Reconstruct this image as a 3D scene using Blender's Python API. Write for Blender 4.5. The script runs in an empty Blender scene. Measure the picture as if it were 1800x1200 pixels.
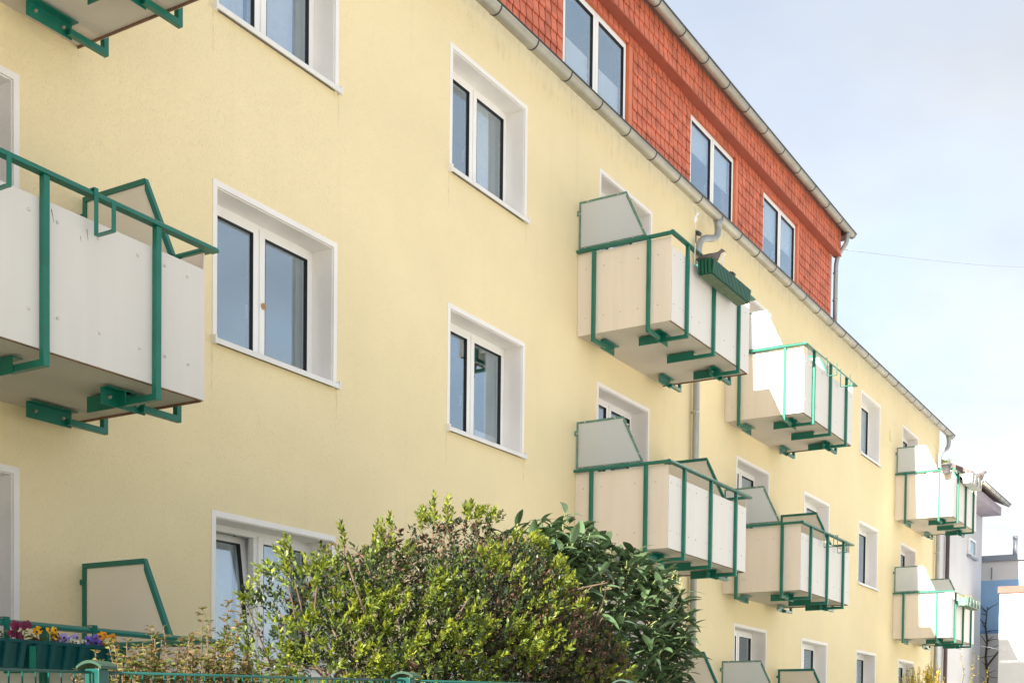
import bpy, math, random
from mathutils import Vector, Matrix, noise as mnoise

random.seed(11)
S = bpy.context.scene
COL = S.collection
PI = math.pi

# ------------------------------------------------------------------ camera
YAW, PITCH, ROLL = 0.5464, -0.0289, 0.0110
cy, sy = math.cos(YAW), math.sin(YAW)
FWD = Vector((cy, sy, 0)); RGT = Vector((sy, -cy, 0)); UPV = Vector((0, 0, 1))
f2 = FWD * math.cos(PITCH) + UPV * math.sin(PITCH)
u2 = UPV * math.cos(PITCH) - FWD * math.sin(PITCH)
r3 = RGT * math.cos(ROLL) + u2 * math.sin(ROLL)
u3 = u2 * math.cos(ROLL) - RGT * math.sin(ROLL)
cam_d = bpy.data.cameras.new('camera')
cam = bpy.data.objects.new('camera', cam_d); COL.objects.link(cam)
M = Matrix((r3, u3, -f2)).transposed().to_4x4()
M.translation = Vector((0, -7.8357, 1.65))
cam.matrix_world = M
cam_d.sensor_width = 36; cam_d.lens = 2204.63 / 1800 * 36
cam_d.shift_x = 0; cam_d.shift_y = (1349.22 - 600) / 1800
cam_d.clip_start = 0.05; cam_d.clip_end = 3000
S.camera = cam

# ------------------------------------------------------------------ light
ELEV = math.atan(0.527)
sun_dir = Vector((1, -0.047 * 0.527, -0.527)).normalized()     # travel direction
SUN_STRENGTH = 4.7
SKY_STRENGTH = 0.10
CLOUD = 2.32
EXPOSURE = 1.95
sd = bpy.data.lights.new('sun', 'SUN'); sun = bpy.data.objects.new('sun', sd); COL.objects.link(sun)
sd.energy = SUN_STRENGTH; sd.angle = math.radians(0.4); sd.color = (1, .94, .84)
sun.rotation_euler = sun_dir.to_track_quat('-Z', 'Y').to_euler()
sun.location = (-20, 0, 30)

W = bpy.data.worlds.new('World'); S.world = W; W.use_nodes = True
nt = W.node_tree; nt.nodes.clear()
def N(t, **k):
    n = nt.nodes.new(t)
    for a, b in k.items(): setattr(n, a, b)
    return n
out = N('ShaderNodeOutputWorld'); bg = N('ShaderNodeBackground')
sky = N('ShaderNodeTexSky', sky_type='NISHITA')
sky.sun_disc = False; sky.sun_elevation = ELEV
sky.sun_rotation = math.atan2(-sun_dir.x, -sun_dir.y)
sky.air_density = 1.0; sky.dust_density = 1.6; sky.ozone_density = 0.4
tc = N('ShaderNodeTexCoord'); sep = N('ShaderNodeSeparateXYZ')
nt.links.new(tc.outputs['Generated'], sep.inputs[0])
den = N('ShaderNodeMath', operation='ADD'); den.inputs[1].default_value = 0.22
absz = N('ShaderNodeMath', operation='ABSOLUTE'); nt.links.new(sep.outputs['Z'], absz.inputs[0])
nt.links.new(absz.outputs[0], den.inputs[0])
dx = N('ShaderNodeMath', operation='DIVIDE'); dy = N('ShaderNodeMath', operation='DIVIDE')
nt.links.new(sep.outputs['X'], dx.inputs[0]); nt.links.new(den.outputs[0], dx.inputs[1])
nt.links.new(sep.outputs['Y'], dy.inputs[0]); nt.links.new(den.outputs[0], dy.inputs[1])
comb = N('ShaderNodeCombineXYZ'); nt.links.new(dx.outputs[0], comb.inputs[0]); nt.links.new(dy.outputs[0], comb.inputs[1])
n1 = N('ShaderNodeTexNoise'); n1.inputs['Scale'].default_value = 1.25; n1.inputs['Detail'].default_value = 7; n1.inputs['Roughness'].default_value = .52
n1.inputs['Distortion'].default_value = .25
nt.links.new(comb.outputs[0], n1.inputs['Vector'])
# more cloud towards the horizon, thin veil overhead
mr = N('ShaderNodeMapRange'); mr.inputs['From Min'].default_value = 0.05; mr.inputs['From Max'].default_value = 0.62
mr.inputs['To Min'].default_value = .20; mr.inputs['To Max'].default_value = -.12
nt.links.new(absz.outputs[0], mr.inputs['Value'])
addn = N('ShaderNodeMath', operation='ADD'); nt.links.new(n1.outputs['Fac'], addn.inputs[0]); nt.links.new(mr.outputs[0], addn.inputs[1])
ramp = N('ShaderNodeValToRGB')
e = ramp.color_ramp.elements; e[0].position = .40; e[0].color = (.60,) * 3 + (1,); e[1].position = .66; e[1].color = (.97,) * 3 + (1,)
nt.links.new(addn.outputs[0], ramp.inputs[0])
# cloud tone: bright tops, greyer bases
n2 = N('ShaderNodeTexNoise'); n2.inputs['Scale'].default_value = 2.3; n2.inputs['Detail'].default_value = 4
nt.links.new(comb.outputs[0], n2.inputs['Vector'])
r2 = N('ShaderNodeValToRGB'); e = r2.color_ramp.elements
e[0].position = .36; e[0].color = (.80, .825, .86, 1); e[1].position = .60; e[1].color = (1, .985, .96, 1)
nt.links.new(n2.outputs['Fac'], r2.inputs[0])
cl = N('ShaderNodeMix', data_type='RGBA', blend_type='MULTIPLY'); cl.inputs[0].default_value = 1
nt.links.new(r2.outputs[0], cl.inputs[6])
# clouds glow more on the sun's side, as the clear sky does
bw = N('ShaderNodeRGBToBW'); nt.links.new(sky.outputs[0], bw.inputs[0])
cm = N('ShaderNodeMapRange'); cm.inputs['From Min'].default_value = 2; cm.inputs['From Max'].default_value = 16
cm.inputs['To Min'].default_value = CLOUD * .92; cm.inputs['To Max'].default_value = CLOUD * 2.1
nt.links.new(bw.outputs[0], cm.inputs['Value']); nt.links.new(cm.outputs[0], cl.inputs[7])
mx = N('ShaderNodeMix', data_type='RGBA')
nt.links.new(ramp.outputs[0], mx.inputs[0]); nt.links.new(sky.outputs[0], mx.inputs[6]); nt.links.new(cl.outputs[2], mx.inputs[7])
nt.links.new(mx.outputs[2], bg.inputs[0]); bg.inputs[1].default_value = SKY_STRENGTH
nt.links.new(bg.outputs[0], out.inputs[0])

S.view_settings.view_transform = 'Standard'; S.view_settings.look = 'None'
S.view_settings.exposure = EXPOSURE; S.view_settings.gamma = 1; S.view_settings.use_curve_mapping = False
S.render.engine = 'CYCLES'
S.cycles.max_bounces = 10; S.cycles.transparent_max_bounces = 16; S.cycles.diffuse_bounces = 5
S.cycles.use_denoising = True
S.cycles.caustics_reflective = False; S.cycles.caustics_refractive = False

# ------------------------------------------------------------------ materials
def material(name):
    m = bpy.data.materials.new(name); m.use_nodes = True
    return m, m.node_tree, m.node_tree.nodes['Principled BSDF']

def paint(name, col, rough=.5, metal=0., var=.08, vscale=3., bump=0., bscale=60., stretch=(1, 1, 1), dirt=None, dscale=1.2, dlo=.55, dhi=.75, spec=.5, bdist=.01):
    """object-space noise tint, optional dirt patches and fine relief"""
    m, t, b = material(name)
    L = t.links.new; nn = t.nodes.new
    g = nn('ShaderNodeNewGeometry'); mp = nn('ShaderNodeMapping'); mp.inputs['Scale'].default_value = stretch
    L(g.outputs['Position'], mp.inputs[0])
    n = nn('ShaderNodeTexNoise'); n.inputs['Scale'].default_value = vscale; n.inputs['Detail'].default_value = 6
    L(mp.outputs[0], n.inputs['Vector'])
    r = nn('ShaderNodeMapRange'); r.inputs['From Min'].default_value = .3; r.inputs['From Max'].default_value = .7
    r.inputs['To Min'].default_value = 1 - var; r.inputs['To Max'].default_value = 1 + var
    L(n.outputs['Fac'], r.inputs['Value'])
    mul = nn('ShaderNodeMix'); mul.data_type = 'RGBA'; mul.blend_type = 'MULTIPLY'; mul.inputs[0].default_value = 1
    mul.inputs[6].default_value = (*col, 1); L(r.outputs[0], mul.inputs[7])
    last = mul.outputs[2]
    if dirt:
        n2 = nn('ShaderNodeTexNoise'); n2.inputs['Scale'].default_value = dscale; n2.inputs['Detail'].default_value = 8; n2.inputs['Roughness'].default_value = .65
        L(mp.outputs[0], n2.inputs['Vector'])
        r2 = nn('ShaderNodeMapRange'); r2.inputs['From Min'].default_value = dlo; r2.inputs['From Max'].default_value = dhi
        r2.inputs['To Max'].default_value = .8
        L(n2.outputs['Fac'], r2.inputs['Value'])
        m2 = nn('ShaderNodeMix'); m2.data_type = 'RGBA'; L(r2.outputs[0], m2.inputs[0]); L(last, m2.inputs[6]); m2.inputs[7].default_value = (*dirt, 1)
        last = m2.outputs[2]
    L(last, b.inputs['Base Color'])
    b.inputs['Roughness'].default_value = rough; b.inputs['Metallic'].default_value = metal
    b.inputs['Specular IOR Level'].default_value = spec
    if bump:
        n3 = nn('ShaderNodeTexNoise'); n3.inputs['Scale'].default_value = bscale; n3.inputs['Detail'].default_value = 4
        L(mp.outputs[0], n3.inputs['Vector'])
        bp = nn('ShaderNodeBump'); bp.inputs['Strength'].default_value = bump; bp.inputs['Distance'].default_value = bdist
        L(n3.outputs['Fac'], bp.inputs['Height']); L(bp.outputs[0], b.inputs['Normal'])
    return m

def glass_mat(name, tint=(.98, .99, .99), refl=.30):
    m, t, b = material(name); t.nodes.remove(b); L = t.links.new; nn = t.nodes.new
    o = t.nodes['Material Output']
    lw = nn('ShaderNodeLayerWeight'); lw.inputs[0].default_value = .5
    pw = nn('ShaderNodeMath'); pw.operation = 'POWER'; pw.inputs[1].default_value = 5; L(lw.outputs['Facing'], pw.inputs[0])
    fr = nn('ShaderNodeMapRange'); fr.inputs['To Min'].default_value = refl; fr.inputs['To Max'].default_value = 1; L(pw.outputs[0], fr.inputs['Value'])
    tr = nn('ShaderNodeBsdfTransparent'); tr.inputs[0].default_value = (*tint, 1)
    gl = nn('ShaderNodeBsdfGlossy'); gl.inputs['Roughness'].default_value = .0; gl.inputs['Color'].default_value = (.72, .88, 1, 1)
    mx = nn('ShaderNodeMixShader'); L(fr.outputs[0], mx.inputs[0]); L(tr.outputs[0], mx.inputs[1]); L(gl.outputs[0], mx.inputs[2])
    L(mx.outputs[0], o.inputs[0])
    return m

def frosted_mat(name):
    m, t, b = material(name); t.nodes.remove(b); L = t.links.new; nn = t.nodes.new
    o = t.nodes['Material Output']
    d = nn('ShaderNodeBsdfDiffuse'); d.inputs[0].default_value = (.86, .89, .91, 1)
    tl = nn('ShaderNodeBsdfTranslucent'); tl.inputs[0].default_value = (.90, .92, .93, 1)
    rf = nn('ShaderNodeBsdfRefraction'); rf.inputs['Color'].default_value = (.88, .92, .94, 1); rf.inputs['Roughness'].default_value = .32; rf.inputs['IOR'].default_value = 1.08
    gl = nn('ShaderNodeBsdfGlossy'); gl.inputs['Roughness'].default_value = .22
    a = nn('ShaderNodeMixShader'); a.inputs[0].default_value = .55; L(d.outputs[0], a.inputs[1]); L(tl.outputs[0], a.inputs[2])
    c = nn('ShaderNodeMixShader'); c.inputs[0].default_value = .22; L(a.outputs[0], c.inputs[1]); L(rf.outputs[0], c.inputs[2])
    q = nn('ShaderNodeMixShader'); q.inputs[0].default_value = .06; L(c.outputs[0], q.inputs[1]); L(gl.outputs[0], q.inputs[2])
    L(q.outputs[0], o.inputs[0])
    return m

def leaf_mat(name, col, rough=.45, trans=.35, var=.3, spec=.4):
    m, t, b = material(name); L = t.links.new; nn = t.nodes.new; o = t.nodes['Material Output']
    g = nn('ShaderNodeNewGeometry')
    r = nn('ShaderNodeMapRange'); r.inputs['To Min'].default_value = 1 - var; r.inputs['To Max'].default_value = 1 + var
    oi = nn('ShaderNodeObjectInfo')
    ad = nn('ShaderNodeMath'); ad.operation = 'ADD'; L(g.outputs['Random Per Island'], ad.inputs[0]); L(oi.outputs['Random'], ad.inputs[1])
    fr = nn('ShaderNodeMath'); fr.operation = 'FRACT'; L(ad.outputs[0], fr.inputs[0])
    L(fr.outputs[0], r.inputs['Value'])
    mul = nn('ShaderNodeMix'); mul.data_type = 'RGBA'; mul.blend_type = 'MULTIPLY'; mul.inputs[0].default_value = 1
    mul.inputs[6].default_value = (*col, 1); L(r.outputs[0], mul.inputs[7])
    L(mul.outputs[2], b.inputs['Base Color']); b.inputs['Roughness'].default_value = rough; b.inputs['Specular IOR Level'].default_value = spec
    tl = nn('ShaderNodeBsdfTranslucent'); L(mul.outputs[2], tl.inputs[0])
    mx = nn('ShaderNodeMixShader'); mx.inputs[0].default_value = trans; L(b.outputs[0], mx.inputs[1]); L(tl.outputs[0], mx.inputs[2])
    L(mx.outputs[0], o.inputs[0])
    return m

def stucco_mat(name, col):
    m, t, b = material(name); L = t.links.new; nn = t.nodes.new
    g = nn('ShaderNodeNewGeometry')
    # broad weathering
    n = nn('ShaderNodeTexNoise'); n.inputs['Scale'].default_value = .55; n.inputs['Detail'].default_value = 8; n.inputs['Roughness'].default_value = .6
    L(g.outputs['Position'], n.inputs['Vector'])
    rp = nn('ShaderNodeMapRange'); rp.inputs['From Min'].default_value = .3; rp.inputs['From Max'].default_value = .7; rp.inputs['To Min'].default_value = .945; rp.inputs['To Max'].default_value = 1.045
    L(n.outputs['Fac'], rp.inputs['Value'])
    # rubbed grooves of the float finish: short wandering vertical scratches
    mp = nn('ShaderNodeMapping'); mp.inputs['Scale'].default_value = (105, 105, 50); L(g.outputs['Position'], mp.inputs[0])
    ng = nn('ShaderNodeTexNoise'); ng.inputs['Scale'].default_value = 1; ng.inputs['Detail'].default_value = 3; ng.inputs['Distortion'].default_value = 1.1
    L(mp.outputs[0], ng.inputs['Vector'])
    ns = nn('ShaderNodeTexNoise'); ns.inputs['Scale'].default_value = 240; ns.inputs['Detail'].default_value = 2
    L(g.outputs['Position'], ns.inputs['Vector'])
    rg = nn('ShaderNodeMapRange'); rg.inputs['From Min'].default_value = .30; rg.inputs['From Max'].default_value = .46; L(ng.outputs['Fac'], rg.inputs['Value'])
    rgs = nn('ShaderNodeMath'); rgs.operation = 'MULTIPLY_ADD'; rgs.inputs[1].default_value = .35; L(ns.outputs['Fac'], rgs.inputs[0]); L(rg.outputs[0], rgs.inputs[2])
    bp = nn('ShaderNodeBump'); bp.inputs['Strength'].default_value = .68; bp.inputs['Distance'].default_value = .0035
    L(rgs.outputs[0], bp.inputs['Height']); L(bp.outputs[0], b.inputs['Normal'])
    dk = nn('ShaderNodeMapRange'); dk.inputs['To Min'].default_value = .965; dk.inputs['To Max'].default_value = 1; L(rg.outputs[0], dk.inputs['Value'])
    # rain streaks
    mp2 = nn('ShaderNodeMapping'); mp2.inputs['Scale'].default_value = (5, 5, .25); L(g.outputs['Position'], mp2.inputs[0])
    nr = nn('ShaderNodeTexNoise'); nr.inputs['Scale'].default_value = 1; nr.inputs['Detail'].default_value = 5; L(mp2.outputs[0], nr.inputs['Vector'])
    rr = nn('ShaderNodeMapRange'); rr.inputs['From Min'].default_value = .58; rr.inputs['From Max'].default_value = .8; rr.inputs['To Min'].default_value = 1; rr.inputs['To Max'].default_value = .95
    L(nr.outputs['Fac'], rr.inputs['Value'])
    # sooty specks and short runs below the eaves gutter
    sp_ = nn('ShaderNodeSeparateXYZ'); L(g.outputs['Position'], sp_.inputs[0])
    zr = nn('ShaderNodeMapRange'); zr.inputs['From Min'].default_value = 9.05; zr.inputs['From Max'].default_value = 9.9; zr.inputs['To Min'].default_value = -.16; zr.inputs['To Max'].default_value = .06
    L(sp_.outputs['Z'], zr.inputs['Value'])
    mp3 = nn('ShaderNodeMapping'); mp3.inputs['Scale'].default_value = (9, 9, 3); L(g.outputs['Position'], mp3.inputs[0])
    n5 = nn('ShaderNodeTexNoise'); n5.inputs['Scale'].default_value = 1; n5.inputs['Detail'].default_value = 8; n5.inputs['Roughness'].default_value = .7; L(mp3.outputs[0], n5.inputs['Vector'])
    a5 = nn('ShaderNodeMath'); a5.operation = 'ADD'; L(n5.outputs['Fac'], a5.inputs[0]); L(zr.outputs[0], a5.inputs[1])
    r5 = nn('ShaderNodeMapRange'); r5.inputs['From Min'].default_value = .50; r5.inputs['From Max'].default_value = .72; r5.inputs['To Min'].default_value = 1; r5.inputs['To Max'].default_value = .80; L(a5.outputs[0], r5.inputs['Value'])
    m0 = nn('ShaderNodeMath'); m0.operation = 'MULTIPLY'; L(rp.outputs[0], m0.inputs[0]); L(r5.outputs[0], m0.inputs[1])
    m1 = nn('ShaderNodeMath'); m1.operation = 'MULTIPLY'; L(m0.outputs[0], m1.inputs[0]); L(dk.outputs[0], m1.inputs[1])
    m2 = nn('ShaderNodeMath'); m2.operation = 'MULTIPLY'; L(m1.outputs[0], m2.inputs[0]); L(rr.outputs[0], m2.inputs[1])
    mul = nn('ShaderNodeMix'); mul.data_type = 'RGBA'; mul.blend_type = 'MULTIPLY'; mul.inputs[0].default_value = 1
    mul.inputs[6].default_value = (*col, 1); L(m2.outputs[0], mul.inputs[7])
    L(mul.outputs[2], b.inputs['Base Color']); b.inputs['Roughness'].default_value = .92; b.inputs['Specular IOR Level'].default_value = .2
    return m

def tile_mat(name, col):
    m, t, b = material(name); L = t.links.new; nn = t.nodes.new
    g = nn('ShaderNodeNewGeometry'); mp = nn('ShaderNodeMapping'); mp.inputs['Scale'].default_value = (1 / .16, 0, 1 / .166); mp.inputs['Location'].default_value = (.02, 0, .03)
    L(g.outputs['Position'], mp.inputs[0])
    fl = nn('ShaderNodeVectorMath'); fl.operation = 'FLOOR'; L(mp.outputs[0], fl.inputs[0])
    wn = nn('ShaderNodeTexWhiteNoise'); wn.noise_dimensions = '3D'; L(fl.outputs[0], wn.inputs['Vector'])
    r = nn('ShaderNodeMapRange'); r.inputs['To Min'].default_value = .80; r.inputs['To Max'].default_value = 1.14; L(wn.outputs['Value'], r.inputs['Value'])
    n = nn('ShaderNodeTexNoise'); n.inputs['Scale'].default_value = 9; n.inputs['Detail'].default_value = 6; L(g.outputs['Position'], n.inputs['Vector'])
    r2 = nn('ShaderNodeMapRange'); r2.inputs['From Min'].default_value = .3; r2.inputs['From Max'].default_value = .7; r2.inputs['To Min'].default_value = .88; r2.inputs['To Max'].default_value = 1.1; L(n.outputs['Fac'], r2.inputs['Value'])
    mm = nn('ShaderNodeMath'); mm.operation = 'MULTIPLY'; L(r.outputs[0], mm.inputs[0]); L(r2.outputs[0], mm.inputs[1])
    mul = nn('ShaderNodeMix'); mul.data_type = 'RGBA'; mul.blend_type = 'MULTIPLY'; mul.inputs[0].default_value = 1
    mul.inputs[6].default_value = (*col, 1); L(mm.outputs[0], mul.inputs[7]); L(mul.outputs[2], b.inputs['Base Color'])
    b.inputs['Roughness'].default_value = .6; b.inputs['Specular IOR Level'].default_value = .35
    return m

MT = {}
MT['stucco'] = stucco_mat('yellow_stucco', (.88, .75, .47))
def stain_mat():
    m, t, b = material('drip_stain'); L = t.links.new; nn = t.nodes.new; o = t.nodes['Material Output']
    b.inputs['Base Color'].default_value = (.42, .33, .19, 1); b.inputs['Roughness'].default_value = .95
    g = nn('ShaderNodeNewGeometry'); mp = nn('ShaderNodeMapping'); mp.inputs['Scale'].default_value = (120, 1, 9); L(g.outputs['Position'], mp.inputs[0])
    n = nn('ShaderNodeTexNoise'); n.inputs['Scale'].default_value = 1; n.inputs['Detail'].default_value = 5; L(mp.outputs[0], n.inputs['Vector'])
    r = nn('ShaderNodeMapRange'); r.inputs['From Min'].default_value = .42; r.inputs['From Max'].default_value = .75; r.inputs['To Max'].default_value = .30; L(n.outputs['Fac'], r.inputs['Value'])
    tr = nn('ShaderNodeBsdfTransparent'); mx = nn('ShaderNodeMixShader'); L(r.outputs[0], mx.inputs[0]); L(tr.outputs[0], mx.inputs[1]); L(b.outputs[0], mx.inputs[2]); L(mx.outputs[0], o.inputs[0])
    return m
MT['stain'] = stain_mat()
MT['white'] = paint('white_pvc', (.88, .875, .86), rough=.35, var=.03)
MT['reveal'] = paint('white_reveal_paint', (.87, .84, .81), rough=.7, var=.04, vscale=2, bump=.15, bscale=120)
MT['sill'] = paint('white_aluminium_sill', (.80, .79, .77), rough=.35, var=.05, dirt=(.55, .52, .45), dlo=.6, dhi=.85, dscale=3)
MT['gasket'] = paint('black_rubber_gasket', (.02, .02, .022), rough=.6)
MT['glass'] = glass_mat('window_glass')
MT['frost'] = frosted_mat('frosted_glass')
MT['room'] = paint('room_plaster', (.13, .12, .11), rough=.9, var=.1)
MT['curtain'] = paint('white_curtain', (.92, .93, .95), rough=.9, var=.06, vscale=14)
MT['blind'] = paint('grey_blind', (.40, .38, .36), rough=.8)
MT['green'] = paint('green_lacquer', (.005, .145, .10), rough=.32, var=.12, vscale=5, dirt=(.03, .08, .055), dlo=.62, dhi=.8, dscale=8)
MT['edge'] = paint('weathered_green_edge', (.10, .22, .17), rough=.5, var=.2, vscale=12, dirt=(.30, .30, .26), dlo=.5, dhi=.7, dscale=14)
MT['panel'] = paint('fibre_cement_panel', (.73, .70, .66), rough=.6, var=.02, vscale=1.8, stretch=(6, 6, .6), dirt=(.58, .54, .48), dlo=.66, dhi=.95, dscale=2)
MT['rust'] = paint('raw_panel_edge', (.22, .12, .075), rough=.9, var=.35, vscale=9, dirt=(.10, .05, .05), dscale=5)
MT['panelgrey'] = paint('near_grey_panel', (.66, .63, .59), rough=.6, var=.025, vscale=1.6, stretch=(5, 5, .5), dirt=(.50, .46, .42), dlo=.66, dhi=.95, dscale=2)  # greyer tone for the front panels of the left balconies
MT['panelside'] = paint('bounce_tinted_side_panel', (.77, .68, .575), rough=.6, var=.03, vscale=1.8, stretch=(6, 6, .6), dirt=(.55, .47, .39), dlo=.68, dhi=.95, dscale=2)  # side panels tinted beige, the facade's warm bounce put into the colour
MT['screen'] = paint('cream_screen_board', (.80, .73, .59), rough=.6, var=.03, vscale=1.5)
MT['soffit'] = paint('concrete_underside', (.58, .53, .46), rough=.9, var=.06, vscale=1.5, dirt=(.40, .35, .28), dlo=.6, dhi=.85, dscale=2, bump=.1, bscale=80)
MT['steel'] = paint('galvanised_steel', (.50, .50, .48), rough=.42, metal=.7, var=.15, vscale=20)
MT['bolt'] = paint('worn_bolt_steel', (.45, .40, .35), rough=.5, metal=.5, var=.2, vscale=40)
MT['rivet'] = paint('painted_rivet', (.62, .58, .54), rough=.45, var=.1)
MT['zinc'] = paint('weathered_zinc', (.40, .385, .33), rough=.48, metal=.35, var=.16, vscale=2.6, dirt=(.25, .24, .20), dlo=.52, dhi=.8, dscale=4, stretch=(.6, 1, 1))
MT['zincp'] = paint('grey_zinc_pipe', (.36, .375, .38), rough=.45, metal=.4, var=.15, vscale=4, dirt=(.42, .33, .22), dlo=.58, dhi=.8, dscale=3, stretch=(3, 3, .7))
MT['lip'] = paint('dark_gutter_lip', (.05, .05, .055), rough=.5, metal=.3)
MT['tile'] = tile_mat('red_clay_tile', (.62, .175, .10))
MT['tileback'] = paint('dark_batten_gap', (.045, .014, .012), rough=.9)
MT['trim'] = paint('orange_red_trim', (.66, .19, .085), rough=.5, var=.06)
MT['trimdark'] = paint('dark_red_soffit', (.34, .085, .05), rough=.7, var=.1)
MT['pinktrim'] = paint('pale_pink_trim', (.68, .50, .48), rough=.5, var=.06)
MT['roof'] = paint('dark_roof_sheet', (.14, .10, .09), rough=.8, var=.2)
MT['boxgreen'] = paint('green_plastic', (.005, .085, .045), rough=.35, var=.1)
MT['boxteal'] = paint('teal_plastic', (.004, .075, .082), rough=.33, var=.12, vscale=6)
MT['boxunder'] = paint('mossy_plastic', (.10, .14, .08), rough=.7, var=.25, vscale=12)
MT['boxgrey'] = paint('stone_grey_plastic', (.42, .42, .39), rough=.6)
MT['potgrey'] = paint('anthracite_pot', (.115, .115, .12), rough=.5)
MT['soil'] = paint('dark_soil', (.035, .025, .018), rough=1, var=.4, vscale=30)
MT['feather'] = paint('grey_brown_feathers', (.13, .11, .10), rough=.7, var=.3, vscale=22)
MT['whiteplastic'] = paint('white_plastic', (.80, .79, .76), rough=.4)
MT['black'] = paint('black_plastic', (.02, .025, .02), rough=.4)
MT['wood'] = paint('beech_knob', (.45, .26, .10), rough=.5, var=.15, vscale=30)
MT['fence'] = paint('dark_green_fence', (.004, .062, .052), rough=.35, var=.12, vscale=9)
MT['fencecap'] = paint('faded_green_cap', (.018, .05, .03), rough=.55, var=.15, vscale=30)
MT['bark'] = paint('brown_bark', (.10, .066, .042), rough=.9, var=.35, vscale=18, bump=.4, bscale=60)
MT['barkdark'] = paint('dark_vine_bark', (.075, .055, .045), rough=.9, var=.3, vscale=18)
MT['stemgreen'] = paint('green_stem', (.16, .19, .06), rough=.6, var=.2, vscale=20)
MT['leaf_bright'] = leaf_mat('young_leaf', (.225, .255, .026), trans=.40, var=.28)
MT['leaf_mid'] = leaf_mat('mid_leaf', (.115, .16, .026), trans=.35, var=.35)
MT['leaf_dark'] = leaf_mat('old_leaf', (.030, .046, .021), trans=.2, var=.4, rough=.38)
MT['leaf_dry'] = leaf_mat('dry_leaf', (.125, .068, .042), trans=.25, var=.4, rough=.7)
MT['leaf_laurel'] = leaf_mat('laurel_leaf', (.075, .125, .055), trans=.18, var=.4, rough=.27, spec=.9)
MT['leaf_yellow'] = leaf_mat('yellowed_leaf', (.55, .42, .04), trans=.35, var=.15)
MT['leaf_olive'] = leaf_mat('olive_leaf', (.15, .155, .04), trans=.4, var=.3)
MT['leaf_bronze'] = leaf_mat('bronze_leaf', (.19, .125, .045), trans=.4, var=.3)
MT['forsythia'] = leaf_mat('forsythia_flower', (.80, .62, .02), trans=.4, var=.15)
MT['spike'] = leaf_mat('pale_flower_spike', (.50, .50, .20), trans=.4, var=.2)
for nm, c in dict(maroon=(.22, .012, .07), yellow=(.85, .46, .01), orange=(.85, .33, .008), lilac=(.42, .36, .72), violet=(.22, .16, .62), cream=(.80, .78, .60), redbrown=(.28, .05, .03)).items():
    MT['petal_' + nm] = leaf_mat(nm + '_petal', c, trans=.3, var=.15, rough=.6)
MT['petal_eye'] = paint('dark_petal_eye', (.05, .012, .02), rough=.7)
MT['greyplaster'] = paint('pale_grey_plaster', (.56, .555, .57), rough=.9, var=.05, vscale=1, bump=.2, bscale=60)
MT['creamplaster'] = paint('cream_plaster', (.80, .74, .60), rough=.9, var=.04, vscale=1, bump=.2, bscale=60)
MT['lightplaster'] = paint('light_grey_plaster', (.68, .67, .66), rough=.9, var=.05, vscale=.8)
MT['blueband'] = paint('blue_band_paint', (.30, .50, .74), rough=.8, var=.05)
MT['bluedark'] = paint('darker_blue_stripe', (.18, .36, .66), rough=.8, var=.05)
MT['metalgrey'] = paint('blue_grey_sheet_metal', (.24, .28, .33), rough=.5, var=.06)
MT['brownpipe'] = paint('brown_copper_pipe', (.12, .085, .08), rough=.5, metal=.3, var=.2)
MT['coping'] = paint('red_brown_coping', (.22, .10, .075), rough=.7, var=.1)
MT['lilacwood'] = paint('lilac_grey_boards', (.36, .32, .36), rough=.8, var=.1)
MT['flue'] = paint('bright_steel_flue', (.75, .75, .76), rough=.3, metal=.6)
MT['cable'] = paint('grey_cable', (.34, .34, .37), rough=.6)
MT['lawn'] = paint('lawn', (.07, .11, .03), rough=1, var=.4, vscale=8)
MT['paving'] = paint('pale_concrete_paving', (.50, .485, .45), rough=.9, var=.12, vscale=2)
MT['land'] = paint('open_ground', (.36, .35, .31), rough=1, var=.2, vscale=.2)

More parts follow.
